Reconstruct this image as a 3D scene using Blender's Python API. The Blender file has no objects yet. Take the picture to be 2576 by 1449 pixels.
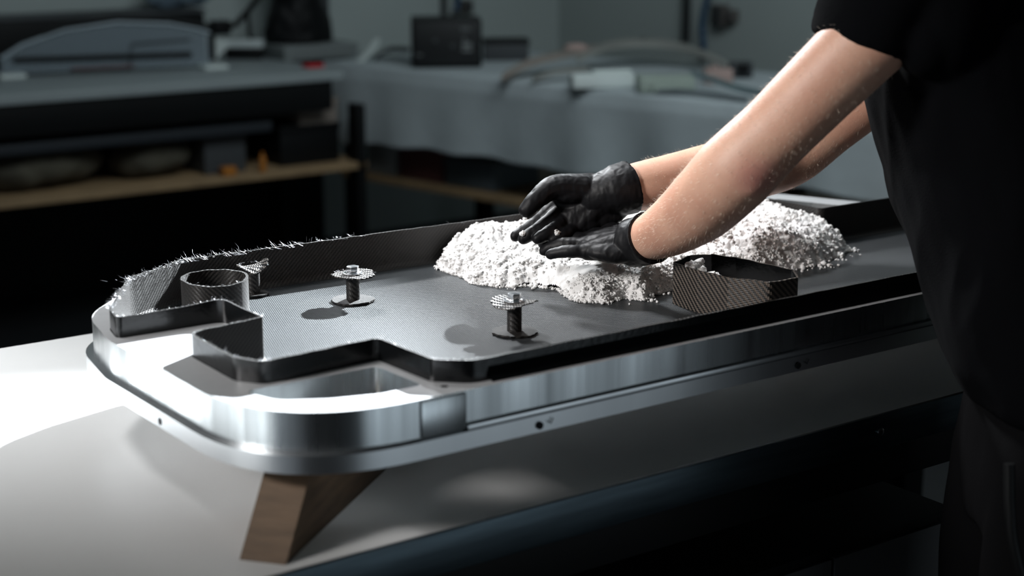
import bpy, bmesh, math, random
import numpy as np
from mathutils import Vector, Matrix
from mathutils.geometry import tessellate_polygon
random.seed(7); rng = np.random.default_rng(7)
S = bpy.context.scene; COL = S.collection
ZC = 1.555                                     # camera height over the workshop floor

# ------------------------------------------------------------------ camera
F = 4136.0; PITCH = math.atan(1014/F); AZ = math.radians(54.24)
FW = Vector((math.cos(AZ), math.sin(AZ), 0)); RT = Vector((math.sin(AZ), -math.cos(AZ), 0))
VD = FW*math.cos(PITCH) + Vector((0, 0, -math.sin(PITCH))); VU = FW*math.sin(PITCH) + Vector((0, 0, math.cos(PITCH)))
cam = bpy.data.cameras.new('camera'); co = bpy.data.objects.new('camera', cam); COL.objects.link(co)
M = Matrix((RT, VU, -VD)).transposed().to_4x4(); M.translation = (0, 0, ZC); co.matrix_world = M
cam.sensor_width = 36; cam.lens = F/2576*36; cam.clip_start = .05; cam.clip_end = 60
cam.dof.use_dof = True; cam.dof.focus_distance = 2.2; cam.dof.aperture_fstop = 3.0
S.camera = co
# ------------------------------------------------------------------ world, lights, exposure
S.view_settings.view_transform = 'Standard'; S.view_settings.look = 'None'
S.view_settings.gamma = 1; S.view_settings.use_curve_mapping = False; S.view_settings.exposure = 0.0
w = bpy.data.worlds.new('world'); S.world = w; w.use_nodes = True
w.node_tree.nodes['Background'].inputs[0].default_value = (.5, .65, .75, 1); w.node_tree.nodes['Background'].inputs[1].default_value = .02
def lamp(name, kind, loc, target, power, color, **kw):
    l = bpy.data.lights.new(name, kind); l.energy = power; l.color = color
    for k, v in kw.items(): setattr(l, k, v)
    o = bpy.data.objects.new(name, l); COL.objects.link(o); o.location = loc
    o.rotation_euler = (Vector(target)-Vector(loc)).to_track_quat('-Z', 'Y').to_euler(); return o
KD = Vector((.784, .415, .461)); KP = Vector((1.07, 1.846, 1.035))+KD*4.0; KT = Vector((-.80, 1.10, .95))
lamp('key_spotlight', 'SPOT', KP, KT, 9000, (.90, .96, 1), spot_size=math.radians(18.7), spot_blend=.10, shadow_soft_size=.05)
RD = Vector((.15, .90, .50)).normalized(); RTG = Vector((1.50, 1.66, 1.12))
lamp('back_spotlight', 'SPOT', RTG+RD*3.0, RTG, 340, (.93, .97, 1), spot_size=math.radians(20), spot_blend=.4, shadow_soft_size=.12)
lamp('overhead_softbox', 'AREA', (.20, 2.7, 2.4), (.52, 2.30, .95), 2.8, (.97, .98, 1), shape='DISK', size=.3, spread=math.radians(46))
lamp('left_softbox', 'AREA', (-1.3, 1.85, 2.3), (1.60, 1.60, 1.25), 5.2, (1, .97, .95), shape='RECTANGLE', size=.6, size_y=.6, spread=math.radians(42))
lamp('ceiling_panel', 'AREA', (2.6, 2.6, 3.35), (3.2, 4.3, 1.2), 44, (.84, .95, 1), shape='RECTANGLE', size=2.2, size_y=2.2, spread=math.radians(140))
lamp('powder_fill', 'AREA', (1.25, 2.55, 2.5), (1.5, 1.78, 1.03), 3.6, (.97, .98, 1), shape='DISK', size=.35, spread=math.radians(45))  # added fill light, only there to brighten the powder
lamp('low_front_fill', 'AREA', (2.1, -1.5, .45), (1.7, 1.35, .75), 5.5, (.78, .91, 1), shape='RECTANGLE', size=2.4, size_y=.85)  # added bluish light out of view, gives the frame sides something to reflect

# ------------------------------------------------------------------ helpers
def ray(x, y): return VD*F + RT*(x-1288) - VU*(y-724.5)
def atz(x, y, z): v = ray(x, y); return v*((z-ZC)/v.z) + Vector((0, 0, ZC))
def atx(x, y, X): v = ray(x, y); return v*(X/v.x) + Vector((0, 0, ZC))
def aty(x, y, Y): v = ray(x, y); return v*(Y/v.y) + Vector((0, 0, ZC))
def atn(x, y, p, n): v = ray(x, y); o = Vector((0, 0, ZC)); return o+v*((Vector(p)-o).dot(Vector(n))/v.dot(Vector(n)))
def atd(x, y, D): return ray(x, y).normalized()*D + Vector((0, 0, ZC))

def tag(o, label=None, cat=None, group=None, kind=None):
    if label: o['label'] = label
    if cat: o['category'] = cat
    if group: o['group'] = group
    if kind: o['kind'] = kind
    return o
def thing(name, loc, label, cat, group=None):
    o = bpy.data.objects.new(name, None); COL.objects.link(o); o.location = loc; o.empty_display_size = .05
    return tag(o, label, cat, group)
def link(name, me, mat, parent=None, smooth=False, loc=None):
    if smooth:
        for p in me.polygons: p.use_smooth = True
    if mat and not me.materials: me.materials.append(mat)
    o = bpy.data.objects.new(name, me); COL.objects.link(o)
    if loc is not None: o.location = loc
    if parent:
        o.parent = parent
        off = Vector((0, 0, 0)); q = parent
        while q: off += Vector(q.location); q = q.parent
        if loc is None: o.location = -off           # geometry given in world coordinates
    return o
def smooth_by_angle(me, deg=35):
    bm = bmesh.new(); bm.from_mesh(me)
    for f in bm.faces: f.smooth = True
    for e in bm.edges:
        if len(e.link_faces) == 2 and e.calc_face_angle(0) > math.radians(deg): e.smooth = False
    bm.to_mesh(me); bm.free(); return me
def bm_mesh(bm, name='m', angle=None, bev=0, seg=2):
    if bev:
        es = [e for e in bm.edges if len(e.link_faces) == 2 and e.calc_face_angle(0) > .6]
        bmesh.ops.bevel(bm, geom=es, offset=bev, segments=seg, affect='EDGES', profile=.6)
    bmesh.ops.recalc_face_normals(bm, faces=bm.faces)
    me = bpy.data.meshes.new(name); bm.to_mesh(me); bm.free()
    if angle: smooth_by_angle(me, angle)
    return me
def abox(bm, lo, hi, rot=0, piv=None):
    lo = Vector(lo); hi = Vector(hi); c = (lo+hi)/2
    m = Matrix.Translation(c) @ Matrix.Diagonal((*(hi-lo), 1))
    if rot:
        p = Vector(piv) if piv is not None else c
        m = Matrix.Translation(p) @ Matrix.Rotation(rot, 4, 'Z') @ Matrix.Translation(-p) @ m
    return bmesh.ops.create_cube(bm, size=1, matrix=m)['verts']
def box(name, lo, hi, mat, parent=None, bev=.002, rot=0, piv=None):
    bm = bmesh.new(); abox(bm, lo, hi, rot, piv)
    return link(name, bm_mesh(bm, name, 40 if bev else None, bev), mat, parent)
def acyl(bm, a, b, r, r2=None, n=24):
    a = Vector(a); b = Vector(b); d = b-a
    m = Matrix.Translation((a+b)/2) @ d.to_track_quat('Z', 'Y').to_matrix().to_4x4()
    bmesh.ops.create_cone(bm, cap_ends=True, segments=n, radius1=r, radius2=r if r2 is None else r2, depth=d.length, matrix=m)
def cyl(name, a, b, r, mat, parent=None, r2=None, n=24, bev=0):
    bm = bmesh.new(); acyl(bm, a, b, r, r2, n); return link(name, bm_mesh(bm, name, 40, bev), mat, parent)
def smoothpath(pts, n=8):
    P = [Vector(p) for p in pts]; out = []
    for i in range(len(P)-1):
        p0 = P[max(i-1, 0)]; p1 = P[i]; p2 = P[i+1]; p3 = P[min(i+2, len(P)-1)]
        for k in range(n):
            t = k/n
            out.append(.5*((2*p1)+(p2-p0)*t+(2*p0-5*p1+4*p2-p3)*t*t+(3*p1-p0-3*p2+p3)*t**3))
    return out+[P[-1]]
def tube_bm(bm, pts, r, n=10):
    P = [Vector(p) for p in pts]; rs = r if isinstance(r, (list, tuple)) else [r]*len(P); prev = None; up = Vector((.13, .2, 1)).normalized()
    for i, p in enumerate(P):
        d = (P[min(i+1, len(P)-1)]-P[max(i-1, 0)]).normalized()
        s = d.cross(up)
        if s.length < .05: s = d.cross(Vector((1, 0, 0)))
        s.normalize(); t = s.cross(d).normalized()
        ring = [bm.verts.new(p+(s*math.cos(a)+t*math.sin(a))*rs[i]) for a in [2*math.pi*k/n for k in range(n)]]
        if prev:
            for k in range(n): bm.faces.new((prev[k], prev[(k+1) % n], ring[(k+1) % n], ring[k]))
        else: bm.faces.new(ring[::-1])
        prev = ring
    bm.faces.new(prev)
def tube(name, pts, r, mat, parent=None, n=10):
    bm = bmesh.new(); tube_bm(bm, pts, r, n); return link(name, bm_mesh(bm, name, 50), mat, parent)

# rounded polygon: corner list of (x, y, radius)
def rounded(pts, seg=6, closed=True):
    out = []; n = len(pts)
    for i in range(n):
        x, y, r = pts[i]; c = Vector((x, y))
        if not closed and i in (0, n-1): out.append(c); continue
        a = Vector(pts[i-1][:2]); b = Vector(pts[(i+1) % n][:2])
        da = (a-c); db = (b-c); la = da.length; lb = db.length; da.normalize(); db.normalize()
        if r <= 0: out.append(c); continue
        ang = da.angle(db); t = min(r/math.tan(ang/2), la*.48, lb*.48)
        p = c+da*t; q = c+db*t
        for k in range(seg+1):
            s = k/seg; out.append(p*(1-s)**2 + c*2*s*(1-s) + q*s*s)
    return out
def plate(bm, outer, holes, z0, z1):
    loops = [outer]+holes
    flat = [[Vector((p.x, p.y, 0)) for p in l] for l in loops]
    tris = tessellate_polygon(flat); allp = [p for l in loops for p in l]
    top = [bm.verts.new((p.x, p.y, z1)) for p in allp]; bot = [bm.verts.new((p.x, p.y, z0)) for p in allp]
    for t in tris:
        try: bm.faces.new([top[i] for i in t]); bm.faces.new([bot[i] for i in reversed(t)])
        except ValueError: pass
    k = 0
    for l in loops:
        n = len(l)
        for i in range(n):
            a = k+i; b = k+(i+1) % n
            bm.faces.new((bot[a], bot[b], top[b], top[a]))
        k += n

# ---- numpy noise
_perm = np.random.default_rng(3).permutation(4096)
def _h(ix, iy, iz): return _perm[(_perm[(_perm[ix & 4095]+iy) & 4095]+iz) & 4095]/4096.
def vnoise(x, y, z=0.):
    x, y, z = np.broadcast_arrays(np.asarray(x, float), np.asarray(y, float), np.asarray(z, float))
    ix = np.floor(x).astype(int); iy = np.floor(y).astype(int); iz = np.floor(z).astype(int)
    fx = x-ix; fy = y-iy; fz = z-iz; s = lambda t: t*t*(3-2*t); fx, fy, fz = s(fx), s(fy), s(fz); r = 0
    for a in (0, 1):
        for b in (0, 1):
            for c in (0, 1):
                r = r+_h(ix+a, iy+b, iz+c)*(fx if a else 1-fx)*(fy if b else 1-fy)*(fz if c else 1-fz)
    return r
def fbm(x, y, z=0., o=4):
    r = 0; a = .5; t = 0
    for i in range(o): r = r+a*vnoise(x*2**i+i*17.3, y*2**i+i*5.1, z*2**i); t += a; a *= .5
    return r/t
def cell(x, y, k=1):                              # rounded lumps: 1 at cell centres, 0 between
    ix = np.floor(x).astype(int); iy = np.floor(y).astype(int); d = np.full(x.shape, 9.)
    for a in (-1, 0, 1):
        for b in (-1, 0, 1):
            cx = ix+a+_h(ix+a, iy+b, 11*k); cy = iy+b+_h(ix+a, iy+b, 23*k)
            d = np.minimum(d, (cx-x)**2+(cy-y)**2)
    return np.clip(1-d, 0, 1)

# ------------------------------------------------------------------ materials
def mat(name, color=(.5, .5, .5), rough=.5, metal=0, noise=0, nscale=40, bump=0, bscale=200, stretch=(1, 1, 1), color2=None, coat=0, sss=0, trans=0, rvar=0, alpha=1, spec=.5, sheen=0):
    m = bpy.data.materials.new(name); m.use_nodes = True; nt = m.node_tree; N = nt.nodes; L = nt.links; b = N['Principled BSDF']
    b.inputs['Base Color'].default_value = (*color, 1); b.inputs['Roughness'].default_value = rough; b.inputs['Metallic'].default_value = metal
    b.inputs['Coat Weight'].default_value = coat; b.inputs['Transmission Weight'].default_value = trans; b.inputs['Alpha'].default_value = alpha
    b.inputs['Specular IOR Level'].default_value = spec; b.inputs['Sheen Weight'].default_value = sheen
    if sss: b.inputs['Subsurface Weight'].default_value = sss; b.inputs['Subsurface Radius'].default_value = (.012, .005, .003); b.inputs['Subsurface Scale'].default_value = 1
    tc = N.new('ShaderNodeTexCoord'); mp = N.new('ShaderNodeMapping'); mp.inputs['Scale'].default_value = stretch; L.new(tc.outputs['Object'], mp.inputs[0])
    if noise or color2:
        n = N.new('ShaderNodeTexNoise'); n.inputs['Scale'].default_value = nscale; n.inputs['Detail'].default_value = 6; L.new(mp.outputs[0], n.inputs['Vector'])
        r = N.new('ShaderNodeMix'); r.data_type = 'RGBA'; c2 = color2 or tuple(c*(1-noise) for c in color)
        r.inputs['A'].default_value = (*color, 1); r.inputs['B'].default_value = (*c2, 1)
        mr = N.new('ShaderNodeMapRange'); mr.inputs['From Min'].default_value = .35; mr.inputs['From Max'].default_value = .65
        L.new(n.outputs['Fac'], mr.inputs['Value']); L.new(mr.outputs[0], r.inputs['Factor']); L.new(r.outputs['Result'], b.inputs['Base Color'])
        if rvar:
            mr2 = N.new('ShaderNodeMapRange'); mr2.inputs['From Min'].default_value = .3; mr2.inputs['From Max'].default_value = .7
            mr2.inputs['To Min'].default_value = rough-rvar; mr2.inputs['To Max'].default_value = rough+rvar
            L.new(n.outputs['Fac'], mr2.inputs['Value']); L.new(mr2.outputs[0], b.inputs['Roughness'])
    if bump:
        n = N.new('ShaderNodeTexNoise'); n.inputs['Scale'].default_value = bscale; n.inputs['Detail'].default_value = 5; L.new(mp.outputs[0], n.inputs['Vector'])
        bp = N.new('ShaderNodeBump'); bp.inputs['Strength'].default_value = 1; bp.inputs['Distance'].default_value = bump
        L.new(n.outputs['Fac'], bp.inputs['Height']); L.new(bp.outputs[0], b.inputs['Normal'])
    return m
def carbon(name, tow=.0017, ca=(.012, .012, .013), cb=(.035, .031, .028), ra=.28, rb=.42, bd=.00035, dust=0., spec=.5, rotdeg=0, coat=0.):
    m = bpy.data.materials.new(name); m.use_nodes = True; nt = m.node_tree; N = nt.nodes; L = nt.links; b = N['Principled BSDF']
    def mth(op, a, c=None, d=None):
        n = N.new('ShaderNodeMath'); n.operation = op
        for i, v in enumerate((a, c, d)):
            if v is None: continue
            if isinstance(v, (int, float)): n.inputs[i].default_value = v
            else: L.new(v, n.inputs[i])
        return n.outputs[0]
    uv = N.new('ShaderNodeUVMap'); uv.uv_map = 'UVMap'; mp = N.new('ShaderNodeMapping'); mp.inputs['Scale'].default_value = (1/tow, 1/tow, 1)
    mp.inputs['Rotation'].default_value = (0, 0, math.radians(rotdeg)); L.new(uv.outputs[0], mp.inputs[0])
    sp = N.new('ShaderNodeSeparateXYZ'); L.new(mp.outputs[0], sp.inputs[0]); u, v = sp.outputs[0], sp.outputs[1]
    s = mth('ADD', mth('FLOOR', u), mth('FLOOR', v)); k = mth('FLOORED_MODULO', s, 4.0); warp = mth('LESS_THAN', k, 2.0)
    fu = mth('FRACT', u); fv = mth('FRACT', v)
    hump = lambda f: mth('SUBTRACT', 1.0, mth('POWER', mth('ABSOLUTE', mth('MULTIPLY_ADD', f, 2.0, -1.0)), 2.0))
    # each float also arches along its own length
    hu, hv = hump(fu), hump(fv)
    h = mth('ADD', mth('MULTIPLY', warp, hu), mth('MULTIPLY', mth('SUBTRACT', 1.0, warp), hv))
    bp = N.new('ShaderNodeBump'); bp.inputs['Distance'].default_value = bd; bp.inputs['Strength'].default_value = .8; L.new(h, bp.inputs['Height']); L.new(bp.outputs[0], b.inputs['Normal'])
    mx = N.new('ShaderNodeMix'); mx.data_type = 'RGBA'; mx.inputs['A'].default_value = (*ca, 1); mx.inputs['B'].default_value = (*cb, 1); L.new(warp, mx.inputs['Factor'])  # differing sheen of warp and weft is put into two base colours
    out = mx.outputs['Result']
    if dust:
        n = N.new('ShaderNodeTexNoise'); n.inputs['Scale'].default_value = 900; n.inputs['Detail'].default_value = 3; tc = N.new('ShaderNodeTexCoord'); L.new(tc.outputs['Object'], n.inputs['Vector'])
        mr = N.new('ShaderNodeMapRange'); mr.inputs['From Min'].default_value = .45; mr.inputs['From Max'].default_value = .75; mr.inputs['To Max'].default_value = dust; L.new(n.outputs['Fac'], mr.inputs['Value'])
        m2 = N.new('ShaderNodeMix'); m2.data_type = 'RGBA'; m2.inputs['B'].default_value = (.35, .38, .4, 1); L.new(mr.outputs[0], m2.inputs['Factor']); L.new(out, m2.inputs['A']); out = m2.outputs['Result']
    L.new(out, b.inputs['Base Color'])
    mr = N.new('ShaderNodeMapRange'); mr.inputs['To Min'].default_value = ra; mr.inputs['To Max'].default_value = rb; L.new(warp, mr.inputs['Value']); L.new(mr.outputs[0], b.inputs['Roughness'])
    b.inputs['Specular IOR Level'].default_value = spec; b.inputs['Coat Weight'].default_value = coat; b.inputs['Coat Roughness'].default_value = .25
    return m
M_alu = mat('aluminium milled', (.78, .8, .82), .32, 1, noise=.12, nscale=6, stretch=(1, 1, .2), rvar=.06, bump=.00002, bscale=60)
M_alutop = mat('aluminium machined top', (.84, .85, .87), .42, .45, noise=.06, nscale=30, rvar=.06)
M_aluside = mat('brushed aluminium with reflection streaks', (.80, .84, .86), .27, 1, noise=.45, nscale=26, stretch=(1, 1, .01), rvar=.1)  # vertical streaks of reflection are painted into the base colour
M_dark = mat('dark bore', (.01, .01, .012), .7)
M_table = mat('white laminate', (.78, .78, .77), .38, 0, noise=.05, nscale=4, rvar=.06)
M_edge = mat('anodised edge strip', (.09, .12, .14), .35, .9, noise=.3, nscale=8, stretch=(1, 1, 12))
M_black = mat('black painted steel', (.004, .0045, .005), .5, spec=.25)
M_floor = mat('dark workshop floor', (.016, .018, .02), .55, noise=.3, nscale=3)
M_wall = mat('painted wall', (.42, .47, .46), .85, noise=.06, nscale=1.2)
M_wood = mat('block timber', (.19, .12, .07), .6, noise=.35, nscale=14, stretch=(1, 1, 9), bump=.0004, bscale=30)
M_shelf = mat('shelf plywood', (.36, .24, .13), .6, noise=.25, nscale=9, stretch=(1, 6, 1))
M_powder = mat('white granulate', (.84, .83, .82), .95, noise=.06, nscale=60, bump=.0009, bscale=900, spec=.1)
M_skin = mat('skin', (.62, .37, .265), .5, color2=(.53, .285, .20), nscale=14, bump=.00025, bscale=420, sss=.12)
def elbow_flush(m, pts, rad, col, amt):
    nt = m.node_tree; N = nt.nodes; L = nt.links; b = N['Principled BSDF']; src = b.inputs['Base Color'].links[0].from_socket; tc = N.new('ShaderNodeTexCoord')
    for p in pts:
        d = N.new('ShaderNodeVectorMath'); d.operation = 'DISTANCE'; d.inputs[1].default_value = p; L.new(tc.outputs['Object'], d.inputs[0])
        mr = N.new('ShaderNodeMapRange'); mr.interpolation_type = 'SMOOTHSTEP'; mr.inputs['From Min'].default_value = 0; mr.inputs['From Max'].default_value = rad; mr.inputs['To Min'].default_value = amt; mr.inputs['To Max'].default_value = 0; L.new(d.outputs['Value'], mr.inputs['Value'])
        mx = N.new('ShaderNodeMix'); mx.data_type = 'RGBA'; mx.inputs['B'].default_value = (*col, 1); L.new(mr.outputs[0], mx.inputs['Factor']); L.new(src, mx.inputs['A']); src = mx.outputs['Result']
    L.new(src, b.inputs['Base Color'])
elbow_flush(M_skin, [atd(1893, 440, 1.955), atd(1925, 452, 1.955)], .040, (.50, .20, .17), .55)
M_glove = mat('black nitrile glove', (.006, .006, .007), .5, bump=.0005, bscale=90, spec=.2)
M_shirt = mat('black cotton shirt', (.0022, .0024, .003), .95, bump=.0006, bscale=500, spec=.04)
M_trouser = mat('black work trousers', (.004, .004, .0045), .95, bump=.0006, bscale=400, spec=.04)
M_hair = mat('short brown hair', (.05, .03, .02), .6)
M_armhair = mat('fine pale arm hair', (.85, .75, .62), .35)
M_cloth = mat('grey table cloth', (.46, .51, .53), .9, noise=.1, nscale=5, bump=.002, bscale=30)
M_steel = mat('zinc plated steel', (.75, .77, .8), .22, 1)
C_floor = carbon('carbon twill floor', tow=.0021, ca=(.006, .007, .008), cb=(.032, .039, .044), ra=.36, rb=.48, bd=.0010, dust=.06)
C_wall = carbon('carbon twill wall', tow=.0016, ca=(.005, .005, .005), cb=(.026, .023, .021), ra=.4, rb=.55, spec=.5)
C_box = carbon('carbon twill box', tow=.0021, ca=(.006, .006, .006), cb=(.11, .088, .072), ra=.35, rb=.5, bd=.0005)
C_gloss = mat('glossy carbon mould side', (.004, .0045, .005), .22, bump=.0003, bscale=120, spec=.4)

# ------------------------------------------------------------------ setting
def struct(name, lo, hi, m): return tag(box(name, lo, hi, m, bev=0), kind='structure')
WX = 4.62; WY = 6.05
struct('floor', (-2.6, -2.2, -.1), (WX+.1, WY+.1, 0), M_floor)
struct('ceiling', (-2.6, -2.2, 3.5), (WX+.1, WY+.1, 3.6), M_wall)
struct('wall_back', (-2.5, WY, 0), (WX, WY+.1, 3.5), M_wall)
struct('wall_right', (WX, -2.1, 0), (WX+.1, WY, 3.5), M_wall)
M_wall2 = mat('dark wall paint', (.10, .11, .12), .9)
struct('wall_left', (-2.6, -2.1, 0), (-2.5, WY+.1, 3.5), M_wall2)
struct('wall_front', (-2.6, -2.2, 0), (WX+.1, -2.1, 3.5), M_wall2)
tag(box('baseboard_right', (WX-.015, -2, 0), (WX, WY, .09), M_black, bev=.003), kind='structure')
tag(box('baseboard_back', (-2.4, WY-.015, 0), (WX-.016, WY, .09), M_black, bev=.003), kind='structure')

# ------------------------------------------------------------------ worktable in the foreground
TZ = .90; TY = 1.345
t = thing('worktable', (1.2, 1.9, 0), 'white topped workshop table with dark metal front edge carrying the aluminium mould frame', 'table')
box('tabletop', (-.35, TY+.004, TZ-.03), (2.75, 2.305, TZ), M_table, t, .0015)
es = box('edge_strip', (-.36, TY-.002, TZ-.047), (2.76, TY+.004, TZ), M_edge, t, .0012); es['label'] = 'dark metal edge strip'
for sx in (.05, .66, 1.545, 2.4):
    sc = cyl('screw', (sx, TY-.0045, .878), (sx, TY-.0015, .878), .0055, M_steel, t, n=20, bev=.0008)
    cyl('screw_socket', (sx, TY-.0050, .878), (sx, TY-.0044, .878), .0022, M_dark, sc, n=6)
box('apron_rail', (-.3, TY+.03, .79), (2.7, TY+.07, TZ-.031), M_black, t)
box('apron_rail', (-.3, 2.22, .79), (2.7, 2.26, TZ-.031), M_black, t)
box('dark_backing', (-.25, 2.235, .10), (2.65, 2.25, .79), M_black, t, .001)  # added black sheet that darkens the view through under the table
for lx in (-.28, 2.62):
    for ly in (TY+.03, 2.20): box('leg', (lx, ly, 0), (lx+.06, ly+.06, .868), M_black, t)
M_cab = mat('grey cabinet panel', (.12, .12, .125), .6, noise=.1, nscale=5)
cb = thing('drawer_cabinet', (1.5, 1.6, 0), 'plain grey cabinet standing under the worktable by the black trousers', 'cabinet')
box('body', (1.00, 1.385, .04), (1.735, 2.0, .71), M_cab, cb, .003)
box('shade_top', (.998, 1.368, .7105), (1.737, 2.002, .722), M_black, cb, .001)  # black sheet standing in for the shade above the cabinet
box('door', (1.505, 1.37, .05), (1.733, 1.384, .705), M_cab, cb, .003)
box('door', (1.002, 1.37, .05), (1.499, 1.384, .705), M_cab, cb, .003)
for hx in (1.56, 1.44): cyl('handle', (hx, 1.352, .45), (hx, 1.352, .60), .005, M_steel, cb, n=10)
box('plinth', (1.02, 1.41, 0), (1.72, 1.98, .04), M_black, cb, .002)

# timber blocks
def timber(name, foot, ang, w, l, h, lean, label):
    t = Vector(foot); d = Vector((math.cos(ang), math.sin(ang), 0)); s = Vector((math.sin(ang), -math.cos(ang), 0))
    bm = bmesh.new(); v = []
    for z in (0, h):
        k = lean if z else 0
        for a, b in ((k, 0), (k, w), (l, w), (l, 0)): v.append(bm.verts.new(t+d*a+s*b+Vector((0, 0, z))))
    for f in ((0, 1, 2, 3), (4, 5, 6, 7), (0, 1, 5, 4), (1, 2, 6, 5), (2, 3, 7, 6), (3, 0, 4, 7)): bm.faces.new([v[i] for i in f])
    o = link(name, bm_mesh(bm, name, 40, .0015), M_wood); tag(o, label, 'timber'); return o
f0 = atz(602, 1408, TZ)
PB = .983
timber('timber_block', f0, math.radians(54.24-16), .050, .42, PB-TZ, .078, 'brown timber block with slanted end under the near corner of the aluminium frame')
timber('timber_block', (2.0, 1.45, TZ), math.radians(100), .050, .45, PB-TZ, .0, 'brown timber block under the far end of the aluminium frame')

# ------------------------------------------------------------------ aluminium mould frame
FL = 1.015; RIM = 1.070; AT = 1.045
t = thing('mould_frame', (1.4, 1.65, PB), 'polished aluminium mould frame with rounded corners holding the carbon tray', 'mould')
XR = 2.62
outer_lo = rounded([(.682, 1.347, .17), (XR, 1.347, .05), (XR, 1.80, .05), (2.065, 1.80, .04), (1.972, 2.012, .04), (.92, 2.012, .12), (.79, 1.975, .14), (.704, 1.88, .14), (.682, 1.75, .12)], 14)
outer_hi = rounded([(.690, 1.354, .17), (XR, 1.354, .05), (XR, 1.792, .05), (2.055, 1.792, .04), (1.962, 2.004, .04), (.92, 2.004, .12), (.80, 1.965, .14), (.712, 1.875, .14), (.690, 1.75, .12)], 14)
tray = [(.735, 1.725, .006), (.742, 1.757, .004), (.838, 1.757, .022), (.842, 1.660, .005), (.742, 1.645, .018), (.739, 1.525, .022), (.758, 1.497, .014),
        (.903, 1.508, .012), (.906, 1.402, .012), (.936, 1.372, .03), (XR-.1, 1.372, .03), (XR-.1, 1.745, .03), (1.842, 1.745, .012), (1.832, 1.970, .02),
        (.90, 1.990, .07), (.79, 1.925, .05), (.713, 1.80, .05)]
tray = [(.704, 1.757, .006)] + tray[2:]
TR = rounded(tray, 8)
hole1 = rounded([(*atz(612, 985, AT).xy, .010), (*atz(700, 1007, AT).xy, .03), (*atz(830, 1003, AT).xy, .04), (*atz(960, 990, AT).xy, .03), (*atz(1062, 968, AT).xy, .008), (*atz(947, 922, AT).xy, .010)], 6)[::-1]
hole2 = rounded([(1.872, 1.812, .01), (1.995, 1.812, .01), (1.940, 1.94, .015), (1.872, 1.94, .01)], 6)[::-1]
bm = bmesh.new(); plate(bm, outer_lo, [hole1, hole2], PB, 1.002)
bt = link('lower_plate', bm_mesh(bm, 'lp', 40, .0012), M_alu, t)
# the upper plate is in two: the cast end and the long rail, with a hairline seam where they meet
SEAM = .915
def clip(poly, keep_left):
    out = []; n = len(poly); ins = (lambda p: p.x <= SEAM) if keep_left else (lambda p: p.x >= SEAM)
    for i in range(n):
        a, b = poly[i], poly[(i+1) % n]
        if ins(a): out.append(a)
        if ins(a) != ins(b): out.append(a.lerp(b, (SEAM-a.x)/(b.x-a.x)))
    return out
inner = [Vector((p.x, p.y)) for p in TR]
bm = bmesh.new()
nearseg = [p for p in outer_hi]
def offset(poly, d):
    out = []; n = len(poly)
    for i in range(n):
        a = poly[i-1]; b = poly[(i+1) % n]; e = (b-a).normalized(); out.append(poly[i]+Vector((e.y, -e.x))*d)
    return out
if sum(a.x*b.y-b.x*a.y for a, b in zip(inner, inner[1:]+inner[:1])) < 0: inner = inner[::-1]
plate(bm, outer_hi, [offset(inner, .0030)[::-1], hole1, hole2], 1.002, AT)
up = link('upper_plate', bm_mesh(bm, 'up', 40, .0016), M_alutop, t)
up.data.materials.append(M_aluside)
for p in up.data.polygons:
    if abs(p.normal.z) < .5: p.material_index = 1
box('corner_band', (.86, 1.3512, 1.004), (SEAM, 1.3545, AT-.002), M_aluside, t, .0006)
box('ledge_strip', (SEAM, 1.3485, 1.0021), (XR-.05, 1.3535, 1.0085), M_alu, t, .001)
for x in (1.006, 1.395):
    cyl('bore', (x, 1.3445, .991), (x, 1.352, .991), .0042, M_dark, t, n=20)
    tube('scribed_mark', [(x+.011, 1.3446, .994), (x+.014, 1.3446, .991), (x+.017, 1.3446, .997)], .0007, M_dark, t, 5)
cyl('bore', (.6815, 1.60, .990), (.6840, 1.60, .990), .0042, M_dark, t, n=20)
cyl('bore', (1.80, 1.3445, .991), (1.80, 1.352, .991), .0042, M_dark, t, n=20)
cyl('pin_hole', (.905, 1.378, AT-.001), (.905, 1.378, AT+.0004), .004, M_dark, t, n=16)

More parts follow.
